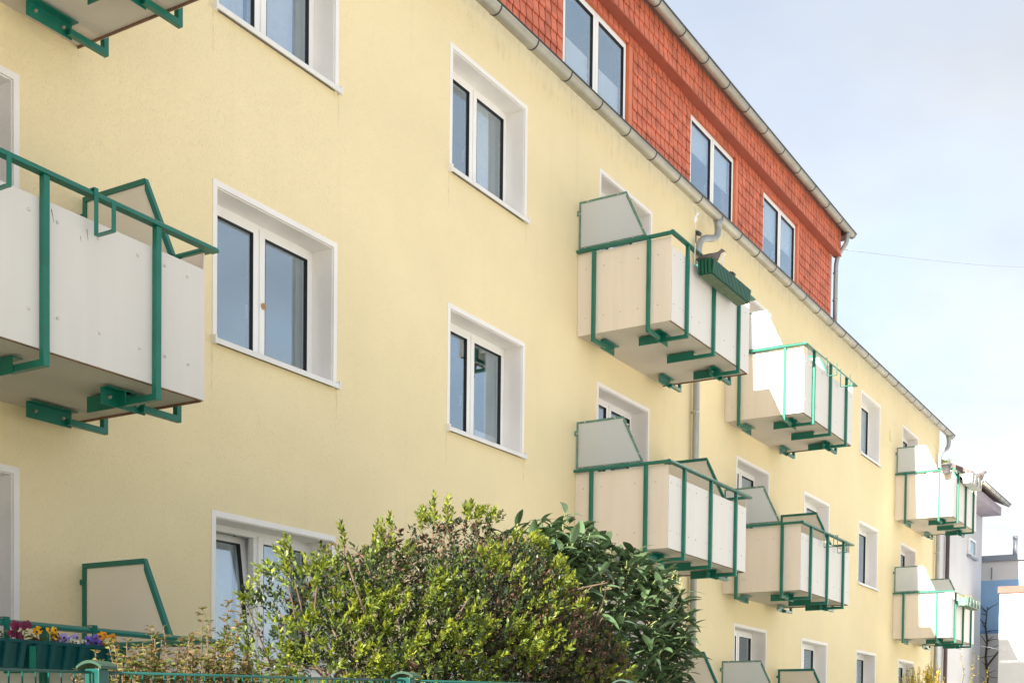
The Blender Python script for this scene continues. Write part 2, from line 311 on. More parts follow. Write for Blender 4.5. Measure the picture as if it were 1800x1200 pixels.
# ------------------------------------------------------------------ mesh helpers
class MB:
    def __init__(s): s.v = []; s.f = []; s.m = []; s.sm = []
    def add(s, vs, fs, mi=0, smooth=False):
        o = len(s.v); s.v += [tuple(p) for p in vs]
        for f in fs: s.f.append([i + o for i in f]); s.m.append(mi); s.sm.append(smooth)
        return s
    def box(s, x0, x1, y0, y1, z0, z1, mi=0):
        if x0 > x1: x0, x1 = x1, x0
        if y0 > y1: y0, y1 = y1, y0
        if z0 > z1: z0, z1 = z1, z0
        vs = [(x, y, z) for z in (z0, z1) for y in (y0, y1) for x in (x0, x1)]
        return s.add(vs, [(0, 2, 3, 1), (4, 5, 7, 6), (0, 1, 5, 4), (2, 6, 7, 3), (0, 4, 6, 2), (1, 3, 7, 5)], mi)
    def prism(s, poly, axis, a, b, mi=0, smooth=False):
        """poly: 2D points in the plane of the two other axes (x,y,z order), swept along axis from a to b"""
        def P(u, w, t):
            return {'x': (t, u, w), 'y': (u, t, w), 'z': (u, w, t)}[axis]
        n = len(poly); vs = [P(u, w, a) for u, w in poly] + [P(u, w, b) for u, w in poly]
        fs = [(i, (i + 1) % n, n + (i + 1) % n, n + i) for i in range(n)]
        s.add(vs, fs, mi, smooth)
        o = len(s.v) - 2 * n
        s.f.append([o + i for i in range(n)][::-1]); s.m.append(mi); s.sm.append(False)
        s.f.append([o + n + i for i in range(n)]); s.m.append(mi); s.sm.append(False)
        return s
    def tube(s, pts, r, n=8, mi=0, caps=True, smooth=True):
        pts = [Vector(p) for p in pts]; rs = r if isinstance(r, (list, tuple)) else [r] * len(pts)
        o = len(s.v); up = None
        for i, p in enumerate(pts):
            t = (pts[min(i + 1, len(pts) - 1)] - pts[max(i - 1, 0)]).normalized()
            if up is None:
                up = t.orthogonal().normalized()
            else:
                up = (up - t * up.dot(t)).normalized() if (up - t * up.dot(t)).length > 1e-6 else t.orthogonal().normalized()
            w = t.cross(up)
            for k in range(n):
                a = 2 * PI * k / n; s.v.append(tuple(p + (up * math.cos(a) + w * math.sin(a)) * rs[i]))
        for i in range(len(pts) - 1):
            for k in range(n):
                s.f.append([o + i * n + k, o + i * n + (k + 1) % n, o + (i + 1) * n + (k + 1) % n, o + (i + 1) * n + k]); s.m.append(mi); s.sm.append(smooth)
        if caps:
            s.f.append([o + k for k in range(n)][::-1]); s.m.append(mi); s.sm.append(False)
            e_ = o + (len(pts) - 1) * n; s.f.append([e_ + k for k in range(n)]); s.m.append(mi); s.sm.append(False)
        return s
    def loft(s, rings, mi=0, n=10):
        """rings: (centre, right, up) ellipses joined into one closed body"""
        o = len(s.v)
        for c, a, b in rings:
            c, a, b = Vector(c), Vector(a), Vector(b)
            for k in range(n):
                t = 2 * PI * k / n; s.v.append(tuple(c + a * math.cos(t) + b * math.sin(t)))
        for i in range(len(rings) - 1):
            for k in range(n):
                s.f.append([o + i * n + k, o + i * n + (k + 1) % n, o + (i + 1) * n + (k + 1) % n, o + (i + 1) * n + k]); s.m.append(mi); s.sm.append(True)
        s.f.append([o + k for k in range(n)][::-1]); s.m.append(mi); s.sm.append(True)
        e_ = o + (len(rings) - 1) * n; s.f.append([e_ + k for k in range(n)]); s.m.append(mi); s.sm.append(True)
        return s
    def mesh(s, name, mats):
        me = bpy.data.meshes.new(name); me.from_pydata(s.v, [], s.f)
        for m in (mats if isinstance(mats, (list, tuple)) else [mats]): me.materials.append(MT[m])
        me.polygons.foreach_set('material_index', s.m); me.polygons.foreach_set('use_smooth', s.sm); me.update()
        return me
    def build(s, name, mats, parent=None, loc=(0, 0, 0), bev=0):
        return link(s.mesh(name, mats), name, parent, loc, bev=bev)

def link(me, name, parent=None, loc=(0, 0, 0), rot=(0, 0, 0), bev=0, scale=1):
    o = bpy.data.objects.new(name, me); COL.objects.link(o)
    o.location = loc; o.rotation_euler = rot
    if scale != 1: o.scale = (scale,) * 3
    if parent: o.parent = parent
    if bev:
        b = o.modifiers.new('edge', 'BEVEL'); b.width = bev; b.segments = 2; b.limit_method = 'ANGLE'
    return o

def tag(o, label=None, cat=None, group=None, kind=None):
    if label: o['label'] = label
    if cat: o['category'] = cat
    if group: o['group'] = group
    if kind: o['kind'] = kind
    return o

def thing(name, label, cat, loc=(0, 0, 0), group=None, rot=0):
    o = bpy.data.objects.new(name, None); COL.objects.link(o); o.location = loc; o.rotation_euler = (0, 0, rot); o.empty_display_size = .1
    return tag(o, label, cat, group)

def stuff(o): o['kind'] = 'stuff'; return o

# ------------------------------------------------------------------ setting: ground
tag(MB().box(-900, 1500, -900, 900, -.6, -.012).build('ground', 'land'), kind='structure')
tag(MB().box(-30, 60, -4.6, -2.404, -.3, -.004).build('lawn', 'lawn'), kind='structure')
tag(MB().box(-30, 60, -2.4, -.02, -.3, 0).build('bounce_paving_strip', 'paving'), kind='structure')  # unseen paved strip, added to bounce light onto the lower facade
tag(MB().box(-30, 60, -24, -4.604, -.3, 0).build('pavement', 'paving'), kind='structure')

# ------------------------------------------------------------------ main building
X0, X1 = -3.0, 34.6
WALL_TOP = 9.95
T = {k: 6.324 + (k - 2) * 2.8 for k in (1, 2, 3)}
B = {k: 4.941 + (k - 2) * 2.8 for k in (1, 2, 3)}
PB = {k: 3.955 + (k - 2) * 2.8 for k in (1, 2, 3)}
WIN = dict(A=(7.88, 9.535), B=(11.425, 13.07), D=(23.53, 25.16), E=(27.215, 28.79))
DOOR = dict(L=(4.31, 5.955), C=(14.945, 16.588), G=(20.01, 21.61), H=(30.77, 32.31))
BD = .05                                     # painted border round every opening

house = thing('apartment_building', 'long yellow rendered apartment house with red tiled dormer storey and grey gutters', 'apartment building', (0, 0, 0))

holes = []
for k in (1, 2, 3):
    for c, (a, b) in WIN.items(): holes.append((a + BD, b - BD, B[k], T[k] - BD))
    for c, (a, b) in DOOR.items(): holes.append((a + BD, b - BD, PB[k] + .14, T[k] - BD))
xs = sorted({X0, X1} | {h[0] for h in holes} | {h[1] for h in holes})
zs = sorted({0, WALL_TOP} | {h[2] for h in holes} | {h[3] for h in holes})
mb = MB()
for i in range(len(xs) - 1):
    for j in range(len(zs) - 1):
        cx_, cz_ = (xs[i] + xs[i + 1]) / 2, (zs[j] + zs[j + 1]) / 2
        if any(h[0] < cx_ < h[1] and h[2] < cz_ < h[3] for h in holes): continue
        mb.add([(xs[i], 0, zs[j]), (xs[i + 1], 0, zs[j]), (xs[i + 1], 0, zs[j + 1]), (xs[i], 0, zs[j + 1])], [(0, 1, 2, 3)])
mb.add([(X1, 0, 0), (X1, 10, 0), (X1, 10, WALL_TOP), (X1, 0, WALL_TOP)], [(0, 1, 2, 3)])
mb.add([(X0, 10, 0), (X0, 0, 0), (X0, 0, WALL_TOP), (X0, 10, WALL_TOP)], [(0, 1, 2, 3)])
mb.add([(X1, 10, 0), (X0, 10, 0), (X0, 10, WALL_TOP), (X1, 10, WALL_TOP)], [(0, 1, 2, 3)])
# gables up to the ridge
for xg in (X0, X1):
    mb.add([(xg, 0, WALL_TOP), (xg, 10, WALL_TOP), (xg, 5, 12.2)], [(0, 1, 2)])
wall = mb.build('wall', 'stucco', house)

# rooms behind the openings
def room_shell(xa, xb, ya, yb, zf, zc, a, b, zt):
    mb = MB()
    mb.add([(xa, ya, zf), (xb, ya, zf), (xb, yb, zf), (xa, yb, zf), (xa, ya, zc), (xb, ya, zc), (xb, yb, zc), (xa, yb, zc)],
           [(0, 1, 2, 3), (7, 6, 5, 4), (3, 2, 6, 7), (0, 3, 7, 4), (2, 1, 5, 6)])
    mb.add([(xa, ya, zf), (a, ya, zf), (a, ya, zc), (xa, ya, zc), (xb, ya, zf), (b, ya, zf), (b, ya, zc), (xb, ya, zc), (a, ya, zt), (b, ya, zt)],
           [(3, 2, 1, 0), (4, 5, 6, 7), (2, 6, 9, 8)])
    return mb
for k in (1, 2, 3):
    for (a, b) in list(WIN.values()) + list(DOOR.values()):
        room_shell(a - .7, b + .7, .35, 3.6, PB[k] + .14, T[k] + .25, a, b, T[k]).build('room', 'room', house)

# ---- windows
CACHE = {}
def cached(key, fn, name, mats):
    if key not in CACHE: CACHE[key] = fn().mesh(name, mats)
    return CACHE[key]

def ring(mb, x0, x1, z0, z1, w, y0, y1, mi=0, wb=None):
    wb = w if wb is None else wb
    mb.box(x0, x0 + w, y0, y1, z0, z1, mi); mb.box(x1 - w, x1, y0, y1, z0, z1, mi)
    mb.box(x0 + w, x1 - w, y0, y1, z1 - w, z1, mi); mb.box(x0 + w, x1 - w, y0, y1, z0, z0 + wb, mi)
    return mb

def curtain_mesh(w, h, amp, n, seed, gather=1.0):
    r = random.Random(seed); mb = MB(); ph = r.random() * 6
    cols = n; rows = 6
    vs = []
    for j in range(rows + 1):
        for i in range(cols + 1):
            u = i / cols; v = j / rows
            y = amp * math.sin(u * w * 38 + ph + .5 * math.sin(u * 9 + v)) * (.5 + .5 * (1 - v)) + amp * .6 * math.sin(u * w * 17 + ph * 2)
            vs.append((u * w * gather, y, v * h))
    fs = [(j * (cols + 1) + i, j * (cols + 1) + i + 1, (j + 1) * (cols + 1) + i + 1, (j + 1) * (cols + 1) + i) for j in range(rows) for i in range(cols)]
    mb.add(vs, fs, 0, True)
    return mb

def make_window(x0, x1, zb, zt, depth=.25, kind='window', border=True, tilt=False, deco=None, dormer=False, seed=0):
    """kind window: sill; door: runs down behind the balcony"""
    w, h = x1 - x0, zt - zb
    key = (round(w, 2), round(h, 2), kind, depth, border)
    ow = BD if border else .0
    ix0, ix1, iz1 = ow, w - ow, h - ow
    iz0 = .055 if kind == 'window' else 0.0
    def frame():
        m = MB(); ring(m, ix0 + .008, ix1 - .008, iz0, iz1 - .008, .055, depth, depth + .07, 0)
        xc = (ix0 + ix1) / 2
        m.box(xc - .035, xc + .035, depth + .002, depth + .07, iz0 + .055, iz1 - .063)
        return m
    win = link(cached(('frame',) + key, frame, 'window', 'white'), kind if kind != 'window' else 'window', house, (x0, 0, zb), bev=.004)
    xc = (ix0 + ix1) / 2
    sw0, sw1 = (ix0 + .042, xc - .012), (xc + .012, ix1 - .042)
    sz0, sz1 = iz0 + .035, iz1 - .045
    sw = .068
    for n_, (a, b) in enumerate((sw0, sw1)):
        def sash():
            m = MB(); ring(m, 0, b - a, 0, sz1 - sz0, sw, -.016, .05, 0)
            ring(m, sw - .004, b - a - sw + .004, sw - .004, sz1 - sz0 - sw + .004, .008, -.0175, .03, 1)
            return m
        so = link(cached(('sash', round(b - a, 3)) + key, sash, 'sash', ['white', 'gasket']), 'sash', win, (a, depth, sz0), bev=.003)
        pm = cached(('pane', round(b - a, 3)) + key, lambda: MB().box(sw - .002, b - a - sw + .002, .004, .012, sw - .002, sz1 - sz0 - sw + .002), 'pane', 'glass')
        po = link(pm, 'pane', win, (a, depth, sz0))
        if tilt and n_ == 0:
            # hinged at the bottom, top leaning into the room
            for q in (so, po): q.rotation_euler = (math.radians(-7.5), 0, 0)
            so['label'] = 'sash tilted open inwards at the top'
        if n_ == 0 and not tilt:
            hm = cached(('handle',), lambda: MB().box(-.013, .013, .0, .012, -.035, .035).box(-.009, .009, .012, .035, -.01, .01).box(-.010, .010, .03, .045, -.11, .012), 'handle', 'white')
            link(hm, 'handle', win, (b - .034, depth + .05, (sz0 + sz1) / 2 - .1))
    if border:
        def sur():
            m = MB()
            m.box(0, BD, -.007, .012, (.0 if kind == 'window' else 0), h - BD); m.box(w - BD, w, -.007, .012, 0, h - BD); m.box(0, w, -.007, .012, h - BD, h)
            m.box(BD, BD + .008, .0125, depth + .1, 0, h - BD); m.box(w - BD - .008, w - BD, .0125, depth + .1, 0, h - BD); m.box(BD + .008, w - BD - .008, .0125, depth + .1, h - BD - .008, h - BD)
            return m
        link(cached(('sur',) + key, sur, 'surround', 'reveal'), 'surround', win)
    if kind == 'window' and not dormer:
        def sill():
            m = MB()
            prof = [(-.05, -.006), (-.05, .036), (-.044, .042), (depth, .062), (depth, .052), (-.036, .03), (-.036, -.006)]
            m.prism(prof, 'x', .01, w - .01)
            m.box(-.012, .0095, -.054, .0, -.012, .062); m.box(w - .0095, w + .012, -.054, .0, -.012, .062)
            return m
        link(cached(('sill',) + key, sill, 'sill', 'sill'), 'sill', win)
        def drip():
            m = MB(); rr = random.Random(3)
            for x, L_ in ((-.006, .42), (w + .004, .34)):
                w0 = .012
                m.add([(x - w0, -.0012, -.01), (x + w0, -.0012, -.01), (x + w0 * .6 + .004, -.0012, -L_ * .6), (x + .002, -.0012, -L_), (x - w0 * .5, -.0012, -L_ * .7)], [(0, 4, 3, 2, 1)])
            return m
        stuff(link(cached(('drip',) + key, drip, 'drip_stain', 'stain'), 'drip_stain', win))
    # hangings
    zlo = iz0 + .06
    for d in (deco or []):
        what, u0, u1, v0, v1 = d[:5]
        ww = (ix1 - ix0) * (u1 - u0); hh = (iz1 - zlo) * (v1 - v0)
        mat = d[5] if len(d) > 5 else 'curtain'
        if what == 'curtain':
            me = curtain_mesh(ww, hh, .022, max(12, int(ww * 60)), seed + int(u0 * 10)).mesh('curtain', mat)
            o = link(me, 'curtain', win, (ix0 + (ix1 - ix0) * u0, depth + (.27 if tilt else .092), zlo + (iz1 - zlo) * v0))
        else:
            m = MB()
            ns = max(2, int(hh / .028))
            if what == 'slats':
                for q in range(ns):
                    z = hh * q / ns; m.add([(0, -.008, z), (ww, -.008, z), (ww, .008, z + .02), (0, .008, z + .02)], [(0, 1, 2, 3)])
            else:
                m.box(0, ww, 0, .004, 0, hh); m.box(0, ww, -.008, .012, -.018, 0)
            m.build('blind', mat, win, (ix0 + (ix1 - ix0) * u0, depth + .065, zlo + (iz1 - zlo) * v0))
    return win

C_ = 'curtain'
DECO = {
    ('A', 3): [(C_, 0, .42, 0, 1), (C_, .46, .86, 0, 1), (C_, .9, 1, 0, 1, 'blind')],
    ('A', 2): [(C_, .90, .99, 0, 1, 'blind'), ('blind', .5, .97, .93, 1, 'blind')],
    ('A', 1): [(C_, 0, .5, 0, 1), (C_, .5, .95, 0, 1)],
    ('B', 3): [(C_, .55, .8, 0, 1), (C_, .82, .98, 0, 1, 'blind')],
    ('B', 2): [('blind', .52, .96, 0, .12), (C_, .80, .99, .1, 1, 'blind'), (C_, .53, .68, 0, .62)],
    ('D', 2): [(C_, .5, 1, 0, 1)], ('D', 1): [('slats', .5, 1, 0, 1, 'curtain')],
    ('E', 3): [(C_, 0, 1, 0, 1)], ('E', 2): [('slats', 0, 1, 0, 1, 'curtain')], ('E', 1): [(C_, 0, 1, 0, 1)],
    ('C', 2): [(C_, 0, .3, 0, 1)], ('G', 2): [('blind', .5, .98, .78, 1)], ('G', 1): [(C_, .5, .62, 0, 1)],
}
for k in (3, 2, 1):
    for i, (c, (a, b)) in enumerate(WIN.items()):
        w_ = make_window(a, b, B[k], T[k], tilt=(c == 'A' and k == 1), deco=DECO.get((c, k)), seed=k * 10 + i)
        if (c, k) == ('A', 2):
            # round wooden knob hung at the right sash
            m = MB(); m.box(-.02, .035, 0, .02, -.045, .045)
            m.tube([(.01, -.004, 0), (.01, -.012, 0)], .03, 12); m.tube([(.01, -.012, 0), (.01, -.016, 0)], .008, 8)
            m.build('knob', 'wood', w_, (.875, .235, .60))
        if (c, k) == ('A', 1): w_['label'] = 'ground floor window with one sash tilted open'
    for i, (c, (a, b)) in enumerate(DOOR.items()):
        make_window(a, b, PB[k] + .14, T[k], kind='balcony_door', deco=DECO.get((c, k)), seed=k * 10 + 5 + i)

# ---- eaves: soffit, gutter, downpipes
def gutter(name, x0, x1, y, z, r, joints, parent, endcap=True):
    m = MB(); n = 12; t = .004
    arc = [(y + r * math.cos(PI + PI * i / n), z + r * math.sin(PI + PI * i / n)) for i in range(n + 1)]
    arc2 = [(y + (r - t) * math.cos(PI + PI * i / n), z + (r - t) * math.sin(PI + PI * i / n)) for i in range(n + 1)]
    poly = arc + arc2[::-1]
    m.prism(poly, 'x', x0, x1, 0, True)
    if endcap: m.prism(arc, 'x', x1 - .004, x1 + .002, 0)
    g = m.build(name, 'zinc', parent)
    m = MB(); m.tube([(x0, y - r - .004, z + .008), (x1 + .01, y - r - .004, z + .008)], .011, 8)
    m.build('rolled_lip', 'lip', g)
    arc = [(y + (r + .004) * math.cos(PI + PI * i / n), z + (r + .004) * math.sin(PI + PI * i / n)) for i in range(n + 1)]
    arc2 = [(y + (r + .0005) * math.cos(PI + PI * i / n), z + (r + .0005) * math.sin(PI + PI * i / n)) for i in range(n + 1)]
    jm = MB().prism(arc + arc2[::-1], 'x', -.011, .011).mesh('strap', 'lip')
    for x in joints: link(jm, 'strap', g, (x, 0, 0))
    return g
GY, GZ, GR = -.255, 9.662, .085
J = [12.742 + .812 * i for i in range(-16, 28) if X0 < 12.742 + .812 * i < X1 + .25]
gutter('eaves_gutter', X0, X1 + .28, GY, GZ, GR, J, house)

def pipe(pts, r, parent, brackets, name='downpipe', mat='zincp', wall_y=0.0):
    m = MB(); m.tube(pts, r, 14)
    for z in brackets[1] if len(brackets) > 1 else []: pass
    p = m.build(name, mat, parent)
    for (x, y, z) in brackets[0]:
        b = MB(); b.tube([(x, y, z - .018), (x, y, z + .018)], r + .005, 14); b.box(x - .008, x + .008, y + r, wall_y, z - .012, z + .012)
        b.build('bracket', 'steel', p)
    return p
def bez(p0, p1, p2, p3, n=10):
    o = []
    for i in range(n + 1):
        t = i / n; o.append(Vector(p0) * (1 - t) ** 3 + Vector(p1) * 3 * t * (1 - t) ** 2 + Vector(p2) * 3 * t * t * (1 - t) + Vector(p3) * t ** 3)
    return o
px = 18.09
s = [(18.44, GY, GZ - .04), (18.44, GY, 9.50)] + bez((18.44, GY, 9.46), (18.44, GY, 9.16), (px, -.085, 9.44), (px, -.085, 9.05))
pipe(s + [(px, -.085, .1)], .052, house, [[(px, -.085, z) for z in (8.55, 6.6, 4.6, 2.75)]])
m = MB(); m.tube([(18.44, GY, GZ - .045), (18.44, GY, 9.55), (18.44, GY, 9.47)], [.085, .06, .056], 14); m.build('gutter_outlet', 'zincp', house)
px2 = 34.28
s = [(34.55, GY, GZ - .04), (34.55, GY, 9.48)] + bez((34.55, GY, 9.44), (34.55, GY, 9.1), (px2, -.085, 9.35), (px2, -.085, 8.9))
pipe(s + [(px2, -.085, .1)], .052, house, [[(px2, -.085, z) for z in (8.6, 6.5, 4.4)]])
m = MB(); m.tube([(34.55, GY, GZ - .045), (34.55, GY, 9.53), (34.55, GY, 9.46)], [.085, .06, .056], 14); m.build('gutter_outlet', 'zincp', house)
# hairline cable clip near the end of the wall
MB().box(29.6, 29.75, -.03, -.002, 8.52, 8.72).build('vent_cover', 'stucco', house)

# ---- roof and tiled dormer storey
DX1 = 25.20; DY = .10; DZ0, DZ1 = 9.72, 11.9
mb = MB()
mb.add([(X0, -.01, 9.952), (X1 + .25, -.01, 9.952), (X1 + .25, 5, 12.35), (X0, 5, 12.35)], [(0, 1, 2, 3)])
mb.add([(X0, 10.2, 9.952), (X1 + .25, 10.2, 9.952), (X1 + .25, 5, 12.35), (X0, 5, 12.35)], [(3, 2, 1, 0)])
mb.build('roof', 'roof', house)
DW = [(10.70, 12.69), (14.065, 16.06), (18.105, 20.105), (21.32, 23.265)]
WZ = 11.27
mb = MB()
edges = [X0] + [v for w in DW for v in w] + [DX1]
for i in range(0, len(edges), 2): mb.box(edges[i], edges[i + 1], DY, DY + .25, DZ0, WZ)
mb.box(X0, DX1, DY, DY + .25, WZ + .0005, DZ1)
mb.box(DX1 - .25, DX1, DY + .251, 4.6, DZ0, DZ1)           # cheek
dormer = mb.build('dormer_wall', 'tileback', house)
for (a, b) in DW:
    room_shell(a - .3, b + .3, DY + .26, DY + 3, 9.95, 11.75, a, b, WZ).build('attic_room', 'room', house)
ddeco = [[('blind', 0, 1, .5, 1)], [('blind', 0, .46, .28, .52, 'curtain'), ('blind', .5, .94, .12, .52, 'curtain')], [('blind', 0, .48, .64, .98, 'curtain'), ('blind', .5, .93, .55, .98, 'curtain'), (C_, .86, .99, 0, .6, 'leafdry')], [('blind', 0, .5, .5, 1, 'curtain'), ('blind', .5, .95, .55, 1, 'curtain')]]
MT['leafdry'] = paint('rust_curtain', (.30, .10, .07), rough=.9)
for i, (a, b) in enumerate(DW):
    w_ = make_window(a + .012, b - .10, 9.80, WZ - .02, depth=DY + .035, border=False, dormer=True, deco=ddeco[i], seed=70 + i)
    # coloured reveal boards
    m = MB(); m.box(a, a + .011, DY - .012, DY + .2, 9.8, WZ); m.box(b - .099, b + .012, DY - .014, DY + .16, 9.8, WZ - .02); m.box(a + .0115, b - .0995, DY - .012, DY + .2, WZ - .019, WZ)
    m.build('reveal_board', 'trim', w_, (-(a + .012), 0, -9.80))
# tiled eave box above the windows
FY = -.06
FZ0, FZ1 = 11.36, 11.86
mb = MB(); mb.box(X0, DX1 + .20, FY + .012, DY - .001, FZ0 + .0125, FZ1)
mb.box(X0, DX1 + .22, FY - .012, DY - .02, FZ0 - .006, FZ0 + .0115, 1)
mb.build('eave_box', ['tileback', 'trimdark'], house)
MB().box(DX1 + .0, DX1 + .035, DY - .035, DY + .06, DZ0, FZ0 - .01).build('corner_trim', 'pinktrim', house)

TW, TH = .16, .166
tile_v = []
for q in range(6):
    r = random.Random(q); m = MB()
    a, b = r.uniform(-.003, .003), r.uniform(-.003, .003)
    g_ = .0115
    # slightly sagging clay plate, lower edge standing proud
    m.add([(g_, -.026 + a, 0), (TW / 2, -.030, -.006 + a), (TW - g_, -.026 + b, 0), (TW - g_, -.007, TH + .010), (g_, -.007, TH + .010),
           (g_, -.010 + a, 0), (TW / 2, -.013, -.006 + a), (TW - g_, -.010 + b, 0), (TW - g_, .0, TH + .012), (g_, .0, TH + .012)],
          [(0, 1, 2, 3, 4), (5, 9, 8, 7, 6), (0, 5, 6, 1), (1, 6, 7, 2), (2, 7, 8, 3), (0, 4, 9, 5), (4, 3, 8, 9)])
    tile_v.append(m)
tile_me = [m.mesh('tile', 'tile') for m in tile_v]
spots = []
rows = [9.74 + TH * i for i in range(0, 11)]
segs = []                                   # (x from, x to, z from row, to row)
low = [X0 + .1] + [v for a, b in DW for v in (a - .001, b + .014)] + [DX1 - .002]
for z in rows:
    if z + TH * .6 > FZ0 + .06: continue
    lim = [(X0 + .1, DX1 - .002)] if z + .04 > WZ - .005 else [(low[i], low[i + 1]) for i in range(0, len(low), 2)]
    for a, b in lim:
        n = max(1, round((b - a) / TW)); w = (b - a) / n
        for i in range(n): spots.append((a + w * i, DY - .001, z, w / TW))
n = int((DX1 + .19 - X0) / TW); 
for i in range(n):
    for q in range(3): spots.append((DX1 + .19 - TW * (i + 1), FY + .011, FZ0 + .012 + q * TH, 1))
def px_size(p):
    d = (Vector(p[:3]) - M.translation).dot(f2); return 1 / max(d, .1)
def inview(p):
    v = Vector(p[:3]) - M.translation; d = v.dot(f2)
    if d <= 0: return False
    u = 900 + 2204.6 * v.dot(r3) / d; w = 1349.2 - 2204.6 * v.dot(u3) / d
    return -30 < u < 1830 and -30 < w < 1230
spots.sort(key=lambda p: (0 if inview(p) else 1, -px_size(p)))
eave_box = [o for o in house.children if o.name.startswith('eave_box')][0]
rest = MB()
for i, p in enumerate(spots):
    j = random.Random(i)
    if i < 290:
        o = link(j.choice(tile_me), 'tile', dormer if p[1] > 0 else eave_box, (p[0] + j.uniform(-.002, .002), p[1], p[2] + j.uniform(-.003, .003)), (0, j.uniform(-.008, .008), 0))
        o.scale.x = p[3]
    else:
        t = j.choice(tile_v); ox, oz = j.uniform(-.002, .002), j.uniform(-.003, .003)
        rest.add([(a * p[3] + p[0] + ox, b + p[1], c + p[2] + oz) for a, b, c in t.v], t.f)
stuff(rest.build('tile_cladding', 'tile', dormer))
# upper gutter and its pipe
UGY, UGZ, UGR = -.20, 11.86, .078
tg = gutter('dormer_gutter', X0, DX1 + .52, UGY, UGZ, UGR, [16.2 + .86 * i for i in range(-22, 12) if X0 < 16.2 + .86 * i < DX1 + .5], house)
MB().box(X0, DX1 + .50, -.12, 4.8, FZ1 + .0005, FZ1 + .06).box(DX1 + .22, DX1 + .5, -.118, 4.8, FZ1 - .09, FZ1).build('dormer_roof', 'roof', house)
pxd = 25.42
s = [(25.36, UGY, UGZ - .04), (25.36, UGY, 11.72)] + bez((25.36, UGY, 11.70), (25.36, UGY, 11.44), (pxd, .04, 11.55), (pxd, .04, 11.12))
pipe(s + [(pxd, .04, 9.80)], .045, house, [[(pxd, .04, z) for z in (11.05, 10.5)]], wall_y=.10)
# weeds in the upper gutter
for xx in (17.9, 25.7):
    m = MB()
    for q in range(7):
        r = random.Random(q + int(xx)); a = r.uniform(0, 6.28)
        m.tube([(xx, UGY - .03, UGZ), (xx + .03 * math.cos(a), UGY - .03 + .02 * math.sin(a), UGZ + .06), (xx + .07 * math.cos(a), UGY - .03 + .03 * math.sin(a), UGZ + r.uniform(.07, .12))], [.004, .004, .001], 4)
    tag(m.build('weed', 'leaf_olive'), 'small dry weed growing out of the upper dormer gutter ' + ('above the middle dormer window' if xx < 20 else 'at its far end'), 'weed', 'weeds in the dormer gutter')

# ------------------------------------------------------------------ balconies
BW, BDEP, BH = 2.66, 1.31, 1.05
FP = (.42, 1.30, 2.20)          # front post offsets
def bolt_mesh():
    m = MB(); m.tube([(0, 0, 0), (0, -.012, 0)], .013, 6, smooth=False); m.tube([(0, -.012, 0), (0, -.022, 0)], .007, 6); return m
BOLT = bolt_mesh().mesh('bolt', 'bolt')
RIV = MB()
RIV.loft([((0, 0, 0), (.011, 0, 0), (0, 0, .011)), ((0, -.006, 0), (.009, 0, 0), (0, 0, .009)), ((0, -.009, 0), (.003, 0, 0), (0, 0, .003))], n=8)
RIVM = RIV.mesh('rivet', 'rivet')

def bracket_shape(parent, x, y, ang):
    """steel angle bolted under the slab; foot of the post runs into it along direction ang"""
    def f():
        m = MB()
        m.box(-.19, .20, .024, .032, -.115, -.004)            # upright plate
        m.box(-.19, .20, -.05, .0235, -.012, -.004)           # flange against the slab
        return m
    o = link(cached('bracket', f, 'bracket', 'green'), 'bracket', parent, (x, y, 0), (0, 0, ang), bev=.002)
    for dx in (-.12, .12):
        for dz in (-.06,):
            link(BOLT, 'bolt', o, (dx, .023, dz))
    return o

def post_mesh(foot=.33):
    m = MB(); h = .0225
    # L shaped: upright and foot in one mitred piece (local -y is outwards)
    prof = [(-h, BH), (-h, -.105), (foot, -.105), (foot, -.06), (h, -.06), (h, BH)]
    m.prism(prof, 'x', -h, h)
    return m

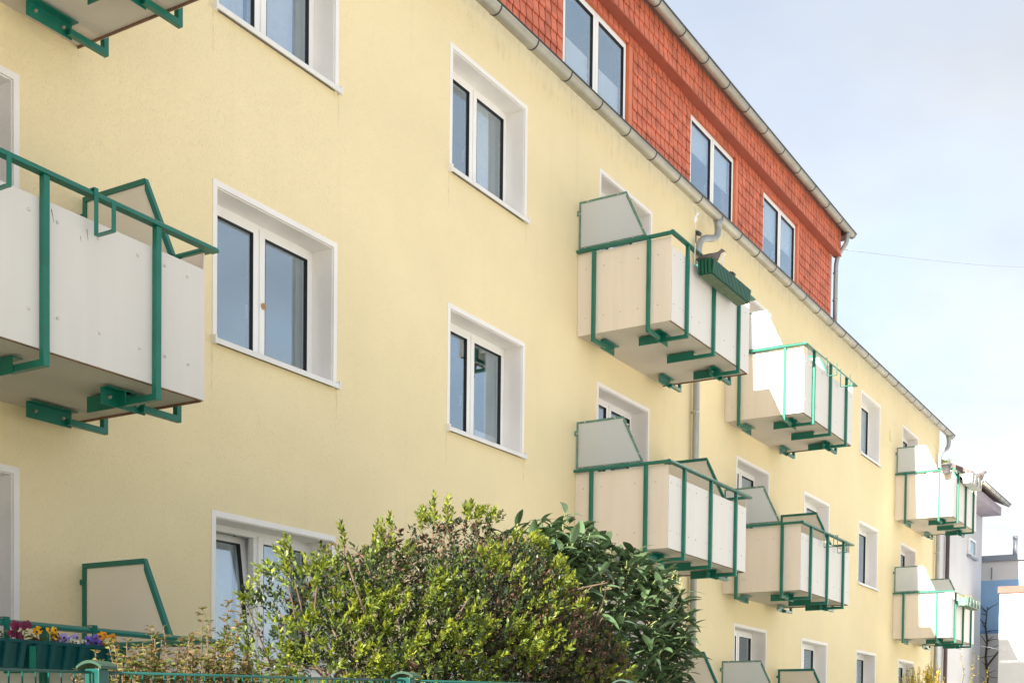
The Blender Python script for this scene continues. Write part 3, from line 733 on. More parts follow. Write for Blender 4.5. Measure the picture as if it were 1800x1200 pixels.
def balcony(x0, k, label, left=None, right=None, hooks=(), rivets=False):
    pmat = 'panelgrey' if x0 < 5 else 'panel'
    o = thing('balcony', label, 'balcony', (x0, 0, PB[k] + (.045 if x0 < 5 and k == 1 else 0)), 'balconies on the yellow facade')
    m = MB(); m.box(.012, BW - .012, -BDEP + .014, -.002, .012, .145); m.build('floor_slab', 'soffit', o)
    # raw timber/brown edge strips showing round the underside
    m = MB(); m.box(BW - .010, BW + .0, -BDEP + .016, -.004, -.004, .03); m.box(.016, BW - .011, -BDEP + .002, -BDEP + .0135, .0, .011)
    m.build('edge_strip', 'rust', o)
    fp = MB().box(.003, BW - .001, -BDEP - .012, -BDEP, .004, .915).build('front_panel', pmat, o, bev=.002)
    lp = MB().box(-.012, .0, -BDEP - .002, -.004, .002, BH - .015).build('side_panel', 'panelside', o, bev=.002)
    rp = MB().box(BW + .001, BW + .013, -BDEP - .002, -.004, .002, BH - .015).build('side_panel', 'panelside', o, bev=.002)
    rp2 = None
    pm = cached('post', post_mesh, 'post', 'green')
    for fx in FP:
        link(pm, 'post', o, (fx, -BDEP - .035, 0), bev=.004)
        bracket_shape(o, fx + .0, -BDEP + .42, PI / 2)
    for fy in (-.25, -1.02):
        link(pm, 'post', o, (-.036, fy, 0), (0, 0, -PI / 2 + PI), bev=.004) if False else link(pm, 'post', o, (-.036, fy, 0), (0, 0, -PI / 2), bev=.004)
        bracket_shape(o, .42, fy - .0, 0)
        link(pm, 'post', o, (BW + .037, fy, 0), (0, 0, PI / 2), bev=.004)
        bracket_shape(o, BW - .44, fy, 0)
    # handrail: rounded profile with a small bead
    prof = [(-.034, 0), (-.034, .018), (-.022, .034), (0, .040), (.022, .034), (.034, .018), (.034, 0)]
    m = MB(); yc = -BDEP - .035
    m.prism([(yc + a, BH + b) for a, b in prof], 'x', -.07, BW + .085)
    m.build('handrail', 'green', o, bev=.003)
    m = MB(); m.prism([(-.036 + a, BH + .0 + b) for a, b in prof], 'y', yc + .036, -.005); m.build('handrail', 'green', o, bev=.003)
    m = MB(); m.prism([(BW + .036 + a, BH + b) for a, b in prof], 'y', yc + .036, -.005); m.build('handrail', 'green', o, bev=.003)
    # screens
    for side, kind in (('l', left), ('r', right)):
        if not kind: continue
        xx = -.036 if side == 'l' else BW + .036
        zb, zt = BH + .045, BH + .645
        P4 = [(-.03, zb), (-.03, zt), (-.70, zt), (-.985, zb)]
        if kind == 'frame':
            sc = MB(); sc.prism([(-.045, zb - .06), (-.045, zt - .015), (-.69, zt - .015), (-.97, zb - .06)], 'x', xx - .006, xx + .006)
            so = sc.build('privacy_screen', 'screen', o)
            fm = MB(); w = .04
            fm.box(xx - .02, xx + .02, -.03 - w, -.03, zb - .08, zt - w)
            fm.box(xx - .02, xx + .02, -.70, -.03, zt - w, zt)
            fm.prism([(-.70, zt - .0005), (-.985, zb), (-.985 + .043, zb), (-.70 + .0, zt - w - .05)], 'x', xx - .019, xx + .019)
            fm.build('screen_frame', 'green', so, bev=.003)
            MB().box(xx - .015, xx + .015, -.03, .002, zt - .16, zt - .12).build('wall_tab', 'green', so)
        else:
            sc = MB(); sc.prism(P4, 'x', xx - .004, xx + .004)
            so = sc.build('privacy_screen', 'frost', o)
            so['label'] = 'frosted glass screen'
            fm = MB(); w = .026
            fm.box(xx - .007, xx + .007, -.03 - w, -.029, zb, zt - w); fm.box(xx - .007, xx + .007, -.70, -.029, zt - w, zt + .001)
            fm.prism([(-.70, zt + .001), (-.986, zb), (-.986 + .03, zb), (-.70 + .004, zt - w - .04)], 'x', xx - .0068, xx + .0068)
            fm.box(xx - .0072, xx + .0072, -.95, -.03 - w - .001, zb - .002, zb + .018)
            fm.build('screen_edge', 'edge', so)
            for (yy, zz_) in ((-.15, zt - .012), (-.58, zt - .012), (-.758, zt - .11), (-.93, zt - .5), (-.12, zb + .012), (-.45, zb + .012), (-.8, zb + .012), (-.042, zt - .15)):
                MB().tube([(xx - .016, yy, zz_), (xx + .016, yy, zz_)], .012, 8).build('clip', 'steel', so)
            MB().box(xx - .012, xx + .012, -.03, .002, zt - .17, zt - .11).build('wall_tab', 'edge', so)
    # planter hooks on the rail
    for hx in hooks:
        hm = MB(); yf = yc - .036
        hm.box(-.016, .016, yf - .004, yf + .0, -.25, .012); hm.box(-.016, .016, yf + .001, yc + .05, .045, .05); hm.box(-.016, .016, yf - .004, yf + .0005, .0125, .05)
        hm.box(-.016, .016, yf - .16, yf - .0045, -.255, -.245); hm.box(-.016, .016, yf - .165, yf - .1605, -.255, -.06)
        hm.build('planter_hook', 'green', o, (hx, 0, BH))
    # rivets
    rr = random.Random(int(x0 * 7) + k)
    fpos = [(x, z) for x in (.06, .25, .34, .62, .86, 1.2, 1.42, 1.73, 2.06, 2.30, 2.5) for z in (.22, .82)]
    if rivets:
        for x, z in fpos: link(RIVM, 'rivet', fp, (x + rr.uniform(-.01, .01), -BDEP - .012, z + rr.uniform(-.01, .01)))
    else:
        m = MB()
        for x, z in fpos: m.add([(a + x, b - BDEP - .012, c + z) for a, b, c in RIV.v], RIV.f, 0, True)
        stuff(m.build('rivet', 'rivet', fp))
    m = MB()
    for y in (-.12, -.38, -.62, -.86, -1.14):
        for z in (.22, .84): m.add([(b - .012, a + y, c + z) for a, b, c in RIV.v], RIV.f, 0, True)
    stuff(m.build('rivet', 'rivet', lp))
    return o

cx = dict(L=3.815, C=14.39, G=19.478, H=30.215)
balcony(cx['L'], 3, 'balcony at the very top left corner, only its underside and brackets showing', None, 'frame')
balcony(cx['L'], 2, 'large near balcony with scuffed panels, left of the window with the wooden knob', 'glass', 'frame', hooks=(1.66, .90), rivets=True)
balcony(cx['L'], 1, 'ground floor balcony behind the teal pansy trough, lower left corner', 'glass', 'frame')
balcony(cx['C'], 3, 'top balcony carrying the ribbed green planter with a pigeon decoy', 'glass', 'frame')
balcony(cx['C'], 2, 'bare pale balcony just below the one with the pigeon planter', 'glass', 'frame')
balcony(cx['C'], 1, 'lowest balcony behind the laurel, only its beige screen with green frame showing', 'glass', 'frame')
balcony(cx['G'], 3, 'top balcony with partly sunlit side and two empty hooks, right of the downpipe', 'glass', 'frame', hooks=(.98, 1.72))
balcony(cx['G'], 2, 'shaded middle balcony right of the long downpipe with two wire hooks on its rail', 'glass', 'frame', hooks=(.98, 1.72))
balcony(cx['G'], 1, 'lowest balcony right of the laurel, seen only by its two side screens', 'glass', 'frame')
balcony(cx['H'], 3, 'farthest top balcony with a grey flower pot on its sunlit side', 'glass', 'frame')
balcony(cx['H'], 2, 'farthest lower balcony with a green trough of dry plants on its front', 'glass', 'glass')

# scratches on the big near panel
mb = MB()
for (x, z, dx, dz, w) in ((5.18, 4.83, .02, -.075, .006), (5.45, 4.80, .012, -.07, .005), (5.40, 4.74, .006, -.03, .004), (6.02, 4.33, -.012, -.16, .003), (5.12, 4.4, .004, -.3, .002)):
    y = -BDEP - .0125
    mb.add([(x, y, z), (x + w, y, z), (x + dx + w * .3, y, z + dz), (x + dx, y, z + dz)], [(0, 1, 2, 3)])
near = [o for o in bpy.data.objects if o.name.startswith('balcony') and o.type == 'EMPTY' and abs(o.location.x - cx['L']) < .01 and abs(o.location.z - PB[2]) < .01][0]
mb.build('scratch', 'tileback', near, (-near.location.x, 0, -near.location.z))

# ------------------------------------------------------------------ planters, pots, decoys
def ribbed_box(name, label, loc, L, D, H, mat, under, ribs, taper=.02, group=None, front_only=False):
    o = thing(name, label, 'planter', loc, group)
    m = MB()
    def R(x0, x1, y0, y1, z): return [(x0, y0, z), (x1, y0, z), (x1, y1, z), (x0, y1, z)]
    lo = R(taper, L - taper, -D + taper, -taper, 0); hi = R(0, L, -D, 0, H)
    hin = R(.012, L - .012, -D + .012, -.012, H); lin = R(.012, L - .012, -D + .012, -.012, H - .03)
    m.add(lo + hi + hin + lin, [(0, 1, 5, 4), (1, 2, 6, 5), (2, 3, 7, 6), (3, 0, 4, 7), (4, 5, 9, 8), (5, 6, 10, 9), (6, 7, 11, 10), (7, 4, 8, 11), (8, 9, 13, 12), (9, 10, 14, 13), (10, 11, 15, 14), (11, 8, 12, 15)])
    m.add(lo, [(3, 2, 1, 0)], 1)
    m.build('trough', [mat, under], o)
    m = MB(); m.box(-.008, L + .008, -D - .008, -D + .004, H - .012, H + .006); m.box(-.008, L + .008, -.004, .008, H - .012, H + .006)
    m.box(-.008, .004, -D + .0045, -.0045, H - .012, H + .006); m.box(L - .004, L + .008, -D + .0045, -.0045, H - .012, H + .006)
    m.build('rim', mat, o)
    n = int(L / ribs); rm = MB()
    rb = min(ribs * .32, .016)
    rm.add([(-rb, taper * .9 - .0, .01), (rb, taper * .9, .01), (rb, -.012, H - .014), (-rb, -.012, H - .014), (-rb, taper * .9 - .024, .01), (rb, taper * .9 - .024, .01), (rb, -.030, H - .014), (-rb, -.030, H - .014)],
           [(4, 5, 6, 7), (0, 1, 5, 4), (1, 2, 6, 5), (2, 3, 7, 6), (3, 0, 4, 7)])
    rme = rm.mesh('rib', mat)
    for i in range(n): link(rme, 'rib', o, ((i + .5) * L / n, -D, 0))
    for i in range(max(2, int(D / ribs))):
        k = max(2, int(D / ribs)); link(rme, 'rib', o, (0, -(i + .5) * D / k, 0), (0, 0, -PI / 2))
    MB().box(.014, L - .014, -D + .014, -.014, H - .06, H - .028).build('soil', 'soil', o)
    return o

def pigeon(loc, rot, label, scale=1.0):
    """decoy pigeon in one body: tail, deep breast, neck and beak along +x"""
    rings = []
    for x, z, ry, rz in ((-.19, .045, .022, .006), (-.14, .055, .028, .012), (-.09, .062, .040, .030), (-.03, .066, .056, .050), (.03, .070, .060, .058), (.075, .086, .050, .055), (.105, .115, .032, .036), (.122, .145, .025, .026), (.140, .163, .024, .024), (.160, .163, .018, .018), (.172, .160, .008, .008), (.195, .152, .002, .002)):
        rings.append(((x, 0, z), (0, ry, 0), (-.25 * rz, 0, rz)))
    m = MB(); m.loft(rings, 0, 12)
    o = m.build('decoy_pigeon', 'feather', None, loc); o.rotation_euler = (0, 0, rot); o.scale = (scale,) * 3
    tag(o, label, 'bird decoy', 'bird decoys on the planters')
    for s_ in (-1, 1):
        w = MB(); w.loft([((-.17, s_ * .012, .058), (0, .004, 0), (0, 0, .006)), ((-.09, s_ * .040, .072), (0, .008, 0), (0, 0, .024)), ((-.01, s_ * .055, .078), (0, .010, 0), (0, 0, .034)), ((.05, s_ * .052, .085), (0, .006, 0), (0, 0, .020))], 0, 8)
        w.build('wing', 'feather', o)
        e_ = MB(); e_.loft([((.150, s_ * .0205, .170), (.004, 0, 0), (0, 0, .004)), ((.150, s_ * .0240, .170), (.002, 0, 0), (0, 0, .002))], 0, 6); e_.build('eye', 'petal_eye', o)
        MB().tube([(.02, s_ * .02, .02), (.02, s_ * .022, -.012)], .005, 6).build('leg', 'rust', o)
    return o

def whirligig(loc, h, label):
    o = thing('garden_whirligig', label, 'whirligig', loc, 'white whirligigs')
    MB().tube([(0, 0, 0), (.004, 0, h)], .006, 6).build('stick', 'whiteplastic', o)
    for q in range(3):
        a = q * 2 * PI / 3 + .4
        m = MB(); c, s_ = math.cos(a), math.sin(a)
        pts = []
        for (u, w, d) in ((.006, -.008, 0), (.05, -.022, .010), (.10, -.012, .014), (.115, .006, .006), (.06, .018, -.010), (.006, .008, 0)):
            pts.append((.004 + u * c - w * s_, -.012 + d, h + u * s_ + w * c))
        back = [(a_, b_ + .003, c_) for a_, b_, c_ in pts]; n = 6
        m.add(pts + back, [tuple(range(n)), tuple(range(2 * n - 1, n - 1, -1))] + [(i, i + n, (i + 1) % n + n, (i + 1) % n) for i in range(n)])
        m.build('blade', 'whiteplastic', o)
    return o

zr3 = PB[3] + BH
ribbed_box('planter', 'ribbed green planter hooked on the rail under the pigeon decoy', (15.03, -1.392, 7.49), 1.32, .19, .19, 'boxgreen', 'boxunder', .047, .012, group='planters on balcony rails')
pigeon((15.25, -1.47, 7.70), -1.02, 'grey pigeon decoy standing on the near end of the ribbed green planter', 1.02)
whirligig((15.62, -1.48, 7.66), .27, 'white propeller on a stick in the middle of the ribbed green planter')
whirligig((14.86, -1.42, 7.62), .58, 'white propeller on a tall stick at the corner post of the pigeon balcony')
for (lx, ly, lz, lb) in ((14.90, -1.43, 7.98, 'small dark solar lamp clipped to the tall stick by the pigeon decoy'), (15.98, -1.47, 7.80, 'small dark solar lamp at the far end of the ribbed green planter')):
    o = thing('solar_lamp', lb, 'garden lamp', (lx, ly, lz), 'small solar lamps')
    MB().loft([((-.04, 0, 0), (0, .012, 0), (0, 0, .010)), ((.0, 0, .008), (0, .030, 0), (0, 0, .022)), ((.07, 0, .006), (0, .034, 0), (0, 0, .022)), ((.11, 0, 0), (0, .012, 0), (0, 0, .010))], 0, 10).build('lamp_head', 'black', o)
    MB().tube([(-.04, 0, .02), (-.04, 0, -.14)], .008, 6).build('stake', 'black', o)
def seedlings(name, label, cat, loc, pts, mat, h, spread, seed, group=None):
    o = thing(name, label, cat, loc, group); r = random.Random(seed); m = MB(); st = MB()
    for (x, y) in pts:
        for q in range(7):
            a = r.uniform(0, 6.28); l = r.uniform(.6, 1) * h; d = spread * r.uniform(.3, 1)
            e_ = Vector((x + d * math.cos(a), y + d * math.sin(a), l)); st.tube([(x, y, 0), (x + d * .4 * math.cos(a), y + d * .4 * math.sin(a), l * .6), e_], [.003, .0025, .0015], 4)
            for s_ in range(4):
                leaf(m, e_ - Vector((0, 0, r.uniform(0, l * .5))), Vector((math.cos(a + s_ * 1.6), math.sin(a + s_ * 1.6), r.uniform(.1, .9))).normalized(), r.uniform(.03, .05), .35, 0, r)
    st.build('stem', 'stemgreen', o); stuff(m.build('foliage', mat, o)); return o

def leaf(m, p, d, L, wr, mi, r, droop=.15):
    """folded six point leaf blade"""
    d = d.normalized(); s_ = d.cross(Vector((0, 0, 1)))
    if s_.length < 1e-3: s_ = Vector((1, 0, 0))
    s_.normalize(); a = r.uniform(-.9, .9); n = s_.cross(d)
    s2 = s_ * math.cos(a) + n * math.sin(a); n2 = s2.cross(d)
    w = L * wr * .5; dn = Vector((0, 0, -droop * L))
    m.add([p, p + d * L * .45 + s2 * w + n2 * w * .35 + dn * .2, p + d * L + dn, p + d * L * .45 - s2 * w + n2 * w * .35 + dn * .2, p + d * L * .5 + dn * .25],
          [(0, 1, 4), (1, 2, 4), (0, 4, 3), (4, 2, 3)], mi)

seedlings('planter_seedling', 'few green shoots in the ribbed green planter beside the white propeller', 'plant', (15.5, -1.49, 7.65), [(-.1, 0), (.28, 0), (.5, .01), (.38, -.02)], 'leaf_mid', .06, .04, 4)

# farthest top balcony: round pot on the side, grey trough with a decoy on the front
o = thing('flower_pot', 'round grey flower pot hooked on the sunlit side of the farthest top balcony', 'flower pot', (30.04, -1.20, 7.705))
m = MB(); n = 16
prof = [(.075, 0), (.082, .01), (.108, .19), (.118, .19), (.120, .225), (.108, .225), (.10, .19), (.098, .17)]
vs = [(r_ * math.cos(2 * PI * i / n), r_ * math.sin(2 * PI * i / n), z) for r_, z in prof for i in range(n)]
fs = [(j * n + i, j * n + (i + 1) % n, (j + 1) * n + (i + 1) % n, (j + 1) * n + i) for j in range(len(prof) - 1) for i in range(n)]
m.add(vs, fs, 0, True); m.add(vs[:n], [tuple(range(n))[::-1]]); m.build('pot', 'potgrey', o)
m = MB(); m.tube([(0, 0, .165), (0, 0, .172)], .097, 16); m.build('soil', 'soil', o)
MB().box(.10, .16, -.012, .012, .20, .215).build('hook', 'black', o)
seedlings('potted_plant', 'fresh green herb growing in the round grey pot', 'plant', (30.04, -1.20, 7.87), [(0, 0), (.04, .03), (-.04, .02), (.02, -.04), (-.03, -.03)], 'leaf_bright', .17, .08, 9)
ribbed_box('planter', 'plain stone grey planter on the front rail of the farthest top balcony', (30.82, -1.392, 7.60), 1.15, .24, .22, 'boxgrey', 'boxgrey', .30, .02, group='planters on balcony rails')
pigeon((31.95, -1.50, 7.83), -.75, 'dark bird decoy at the far end of the stone grey planter', 1.5)
whirligig((30.95, -1.45, 7.78), .42, 'thin white propeller on a stick above the stone grey planter')
ribbed_box('planter', 'pale green trough of dry plants on the front of the farthest lower balcony', (30.62, -1.392, 4.72), 1.35, .24, .19, 'edge', 'boxunder', .30, .02, group='planters on balcony rails')
seedlings('dry_plants', 'yellowed dry plants filling the pale green trough', 'plant', (31.3, -1.5, 4.85), [(-.6 + .1 * q, .02 * ((q * 7) % 5 - 2)) for q in range(13)], 'leaf_yellow', .13, .13, 12)

# teal trough with pansies on the near ground floor balcony
zb1 = PB[1] + BH
ribbed_box('planter', 'long teal ribbed trough full of pansies in the lower left corner', (4.28, -1.395, 1.985), 1.27, .20, .165, 'boxteal', 'boxteal', .098, .03, group='planters on balcony rails')
for xx in (4.79, 5.47):
    pass
def trough_hook(x, label):
    m = MB(); y0 = -1.395
    m.box(-.02, .02, y0 - .224, y0 - .212, 1.98, 2.12); m.box(-.02, .02, y0 - .2115, y0 + .018, 1.965, 1.973)
    m.box(-.02, .02, y0 + .012, y0 + .018, 1.9735, 2.295); m.box(-.02, .02, y0 + .012, y0 + .10, 2.2955, 2.301)
    o = m.build('trough_hanger', 'green', None, (x, 0, 0)); tag(o, label, 'hanger', 'flat hangers of the teal trough')
trough_hook(4.82, 'flat teal hanger under the left half of the pansy trough')
trough_hook(5.47, 'flat teal hanger under the right end of the pansy trough')
def blossom_mesh(mat, r0, seed):
    """five rounded petals facing +(-y), the lower one widest, dark eye"""
    r = random.Random(seed); m = MB()
    for (a, l, w, d) in ((PI / 2 + .55, 1.0, .62, .004), (PI / 2 - .55, 1.0, .62, .003), (PI + .15, .92, .6, .0), (-.15, .92, .6, .001), (-PI / 2, 1.02, .85, -.003)):
        c, s_ = math.cos(a), math.sin(a); vs = [(0, d - .004, 0)]
        for q in range(7):
            t = -1 + 2 * q / 6; rad = l * (1 - .28 * t * t); ang = t * w
            vs.append((r0 * rad * math.cos(a + ang), d + r.uniform(-.004, .004) + .004, r0 * rad * math.sin(a + ang)))
        m.add(vs, [(0, i + 1, i) for i in range(1, 7)], 0)
    m.tube([(0, -.005, -.002), (0, -.007, -.002)], r0 * .28, 8, 1)
    return m.mesh('blossom', ['petal_' + mat, 'petal_eye'])
def pansy(x, y, label, mat, n, seed, size=.028, spread=.09, hgt=.07):
    size *= .86
    o = thing('pansy', label, 'pansy', (x, y, 2.118), 'pansies in the teal trough'); r = random.Random(seed)
    lm = MB(); st = MB()
    for q in range(46):
        a = r.uniform(0, 6.28); d = spread * math.sqrt(r.random()); leaf(lm, Vector((d * math.cos(a) * 1.1, d * math.sin(a) * .75, r.uniform(0, hgt * .75))), Vector((math.cos(a), math.sin(a), r.uniform(-.1, 1))), r.uniform(.025, .045), .5, 0, r)
    bm_ = [blossom_mesh(mat, size, seed + q) for q in range(2)]
    for q in range(n):
        a = r.uniform(0, 6.28); d = spread * math.sqrt(r.random())
        p = Vector((d * math.cos(a) * 1.15, -abs(d * math.sin(a)) * .8 - .01, r.uniform(.35, 1.15) * hgt))
        st.tube([(p.x * .5, p.y * .5, 0), (p.x * .8, p.y * .8 + .01, p.z * .7), p + Vector((0, .006, 0))], .0018, 4)
        link(r.choice(bm_), 'blossom', o, p, (r.uniform(-.5, .25), r.uniform(-.4, .4), r.uniform(-.9, .5)), scale=r.uniform(.85, 1.15))
    stuff(lm.build('foliage', 'leaf_mid', o)); st.build('stem', 'stemgreen', o)
    return o
pansy(4.80, -1.49, 'tall maroon pansy at the left end of the teal trough', 'maroon', 9, 1, .034, .085, .125)
pansy(4.99, -1.50, 'yellow pansy with trailing stems, second in the teal trough', 'yellow', 9, 2, .028, .075, .10)
pansy(4.935, -1.515, 'small red brown pansy beside the maroon one', 'redbrown', 2, 12, .024, .03, .06)
pansy(5.13, -1.49, 'pale lilac pansy in the middle of the teal trough', 'lilac', 11, 3, .030, .08, .075)
pansy(5.21, -1.50, 'low cream white pansy beside the pale lilac one', 'cream', 9, 4, .028, .06, .06)
pansy(5.32, -1.49, 'violet blue pansy in the right half of the teal trough', 'violet', 12, 5, .030, .08, .08)
pansy(5.435, -1.50, 'orange pansy with dark faces near the right end of the teal trough', 'orange', 7, 6, .034, .06, .10)

# ------------------------------------------------------------------ fence
fen = thing('mesh_fence', 'dark green wire mesh fence with capped posts in front of the shrubs', 'fence', (0, -4.43, 0))
def ftop(x): return (1.778 + .0130 * x) if x < 2.86 else (1.762 + .0253 * x)
PX = (.35, 2.895, 4.66, 6.9)
for x in PX:
    t = ftop(x + .01)
    MB().box(x - .022, x + .022, -.035, .035, -.3, t + .012).build('post', 'fence', fen, bev=.004)
    arc = []
    for i in range(9):
        a = -1 + 2 * i / 8; arc.append((.062 * a, t + .030 - .020 * a * a))
    arc2 = [(u, w + .010) for u, w in arc]
    MB().prism(arc + arc2[::-1], 'x', x - .036, x + .034).build('post_cap', 'fencecap', fen)
wire = MB().tube([(0, 0, 0), (0, 0, 1.74)], .0032, 6).mesh('wire', 'fence')
for i in range(len(PX) - 1):
    a, b = PX[i] + .03, PX[i + 1] - .03
    za, zb_ = ftop(a + (.0 if i else 0)), ftop(b - .001)
    for dy in (-.008, .008):
        MB().tube([(a, dy, za), (b, dy, zb_)], .0048, 8).build('rail', 'fence', fen)
        MB().tube([(a, dy, za - .2), (b, dy, zb_ - .2)], .0045, 8).build('rail', 'fence', fen)
    n = int((b - a) / .05)
    for q in range(n):
        x = a + .02 + q * .05
        if x > b: break
        link(wire, 'wire', fen, (x, 0, za + (zb_ - za) * (x - a) / (b - a) - 1.735))

# ------------------------------------------------------------------ shrubs
def inside(poly, x, z):
    c = False; n = len(poly)
    for i in range(n):
        (x1, z1), (x2, z2) = poly[i], poly[i - 1]
        if (z1 > z) != (z2 > z) and x < (x2 - x1) * (z - z1) / (z2 - z1) + x1: c = not c
    return c
def edge_dist(poly, x, z, floor):
    d = 9
    n = len(poly)
    for i in range(n):
        (x1, z1), (x2, z2) = poly[i], poly[i - 1]
        if min(z1, z2) < floor and abs(z1 - z2) < .25: continue
        L2 = (x2 - x1) ** 2 + (z2 - z1) ** 2 + 1e-9; t = max(0, min(1, ((x - x1) * (x2 - x1) + (z - z1) * (z2 - z1)) / L2))
        d = min(d, math.hypot(x - x1 - t * (x2 - x1), z - z1 - t * (z2 - z1)))
    return d

def limb(m, p0, p1, r0, r1, rr, n=5, wob=.06):
    p0, p1 = Vector(p0), Vector(p1); pts = []
    for i in range(n + 1):
        t = i / n; w = wob * (p1 - p0).length * math.sin(PI * t)
        pts.append(p0.lerp(p1, t) + Vector((rr.uniform(-1, 1), rr.uniform(-1, 1), rr.uniform(-.6, .6))) * w * .6)
    m.tube(pts, [r0 + (r1 - r0) * i / n for i in range(n + 1)], 6)
    return pts

# large small-leaved evergreen
PRIV = [(4.89, .6), (4.80, 1.5), (4.91, 2.22), (5.0, 2.36), (4.9, 2.38), (5.03, 2.48), (5.17, 2.56), (5.26, 2.68), (5.38, 2.75), (5.55, 2.72), (5.72, 2.82), (5.91, 2.89), (6.08, 2.9), (6.31, 2.99), (6.52, 3.05), (6.64, 3.10), (6.81, 3.14), (7.01, 3.12), (7.3, 3.08), (7.55, 3.02), (7.75, 2.90), (7.95, 2.72), (8.25, 2.64), (8.55, 2.50), (8.72, 2.40), (8.72, 2.3), (8.74, 2.35), (8.65, 1.6), (8.5, .6)]
YC = -3.24
privet = thing('evergreen_shrub', 'big bushy shrub with small bright yellow green tips over dark brownish leaves', 'shrub', (6.9, YC, 0))
r = random.Random(5)
br = MB(); base = Vector((6.7, YC, 0))
ends = []
for q in range(9):
    a = q / 9 * 2 * PI; fork = base + Vector((.35 * math.cos(a), .25 * math.sin(a), r.uniform(.5, 1.0)))
    limb(br, base + Vector((.08 * math.cos(a), .08 * math.sin(a), 0)), fork, .045, .028, r)
    for w in range(4):
        tgt = Vector((r.uniform(5.0, 8.5), YC + r.uniform(-.5, .5), r.uniform(1.6, 2.9)))
        if not inside(PRIV, tgt.x, tgt.z): continue
        pts = limb(br, fork, tgt, .011, .005, r, 6, .10); ends.append(tgt)
        for v in range(4):
            s0 = pts[r.randint(2, 6)]; e_ = s0 + Vector((r.uniform(-.4, .4), r.uniform(-.35, .35), r.uniform(.0, .45)))
            if inside(PRIV, e_.x, e_.z): limb(br, s0, e_, .008, .004, r, 3)
br.build('branch', 'bark', privet, (-6.9, -YC, 0))
fol = MB(); sprigs = []
def sprig(m, p, d, n, L, r, mats, off=Vector((0, 0, 0))):
    d = d.normalized(); o_ = d.orthogonal().normalized(); q_ = d.cross(o_)
    stem = L * 1.7
    for i in range(n):
        t = i / (n - 1); a = i * 2.4 + r.uniform(-.4, .4)
        out = (o_ * math.cos(a) + q_ * math.sin(a))
        dirn = (d * (.55 + .9 * t) + out * (1.05 - .55 * t) + Vector((0, 0, .12))).normalized()
        leaf(m, p + d * stem * t * .7, dirn, L * r.uniform(.75, 1.15) * (1 - .25 * t), .47, mats[0] if r.random() < mats[2] else mats[1], r, .06)
cnt = 0; tries = 0
tipcand = []
while cnt < 10800 and tries < 140000:
    tries += 1
    x, z = r.uniform(4.8, 8.9), r.uniform(.9, 3.15)
    if not inside(PRIV, x, z): continue
    ed = edge_dist(PRIV, x, z, 1.0)
    if ed < .055: continue
    th = .72 * math.sqrt(max(.0, min(1, ed / .75)))
    fr = r.random() ** .45 * (1 if r.random() < .72 else -1)
    p = Vector((x, YC - fr * th, z))
    cl = mnoise.noise(p * 2.1) + .5 * mnoise.noise(p * 5.3 + Vector((9, 2, 1)))
    thin = .20 if x > 6.3 else .0
    if ed < .28 and mnoise.noise(Vector((x * 2.6, z * 2.6, 11.3))) < -.10: continue
    if z < 2.35 and x < 5.75 and mnoise.noise(Vector((x * 2.2, z * 2.2, 5.1))) < .0: continue                         # loose, see-through left part
    if cl < -.36 - thin: continue
    if z < 2.2 and x < 6.1 and mnoise.noise(p * 1.7 + Vector((3, 3, 3))) < -.22: continue
    out = Vector((.35 * (x - 6.9), -fr * 1.1, .55 + .5 * (z - 2.0)))
    d = (out.normalized() + Vector((r.uniform(-.7, .7), r.uniform(-.7, .7), r.uniform(-.1, .8)))).normalized()
    shell = (ed < .16) or fr > .80
    newg = mnoise.noise(Vector((x * 3.4, z * 3.4, p.y * 3.4 + 4.2))) + .45 * mnoise.noise(Vector((x * 9, z * 9, 1.0)))
    lefty = x < 6.35
    dead = math.exp(-((x - 7.75) / .75) ** 2 - ((z - 2.25) / .42) ** 2)
    if dead > .35 and r.random() < dead * .75:
        sprig(fol, p, d, r.randint(4, 7), r.uniform(.034, .05), r, (3, 2, .62)); cnt += 1; continue
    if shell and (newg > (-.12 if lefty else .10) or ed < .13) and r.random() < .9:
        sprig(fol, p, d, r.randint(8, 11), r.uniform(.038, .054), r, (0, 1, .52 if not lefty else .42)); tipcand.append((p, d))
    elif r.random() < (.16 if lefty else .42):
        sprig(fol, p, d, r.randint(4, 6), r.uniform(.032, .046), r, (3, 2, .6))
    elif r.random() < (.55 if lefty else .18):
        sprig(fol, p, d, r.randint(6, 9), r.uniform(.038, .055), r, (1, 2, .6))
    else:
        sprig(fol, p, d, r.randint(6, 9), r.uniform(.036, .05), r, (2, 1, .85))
    cnt += 1
# dense shaded wood and old leaves inside
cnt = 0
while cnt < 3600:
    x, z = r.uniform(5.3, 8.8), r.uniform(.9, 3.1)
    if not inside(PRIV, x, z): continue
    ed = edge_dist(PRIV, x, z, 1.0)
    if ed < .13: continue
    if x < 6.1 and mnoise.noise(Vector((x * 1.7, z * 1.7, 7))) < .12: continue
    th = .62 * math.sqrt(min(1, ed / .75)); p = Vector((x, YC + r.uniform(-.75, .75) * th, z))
    sprig(fol, p, Vector((r.uniform(-1, 1), r.uniform(-1, .4), r.uniform(-.2, 1))), r.randint(6, 8), r.uniform(.042, .058), r, (2, 3, .62)); cnt += 1
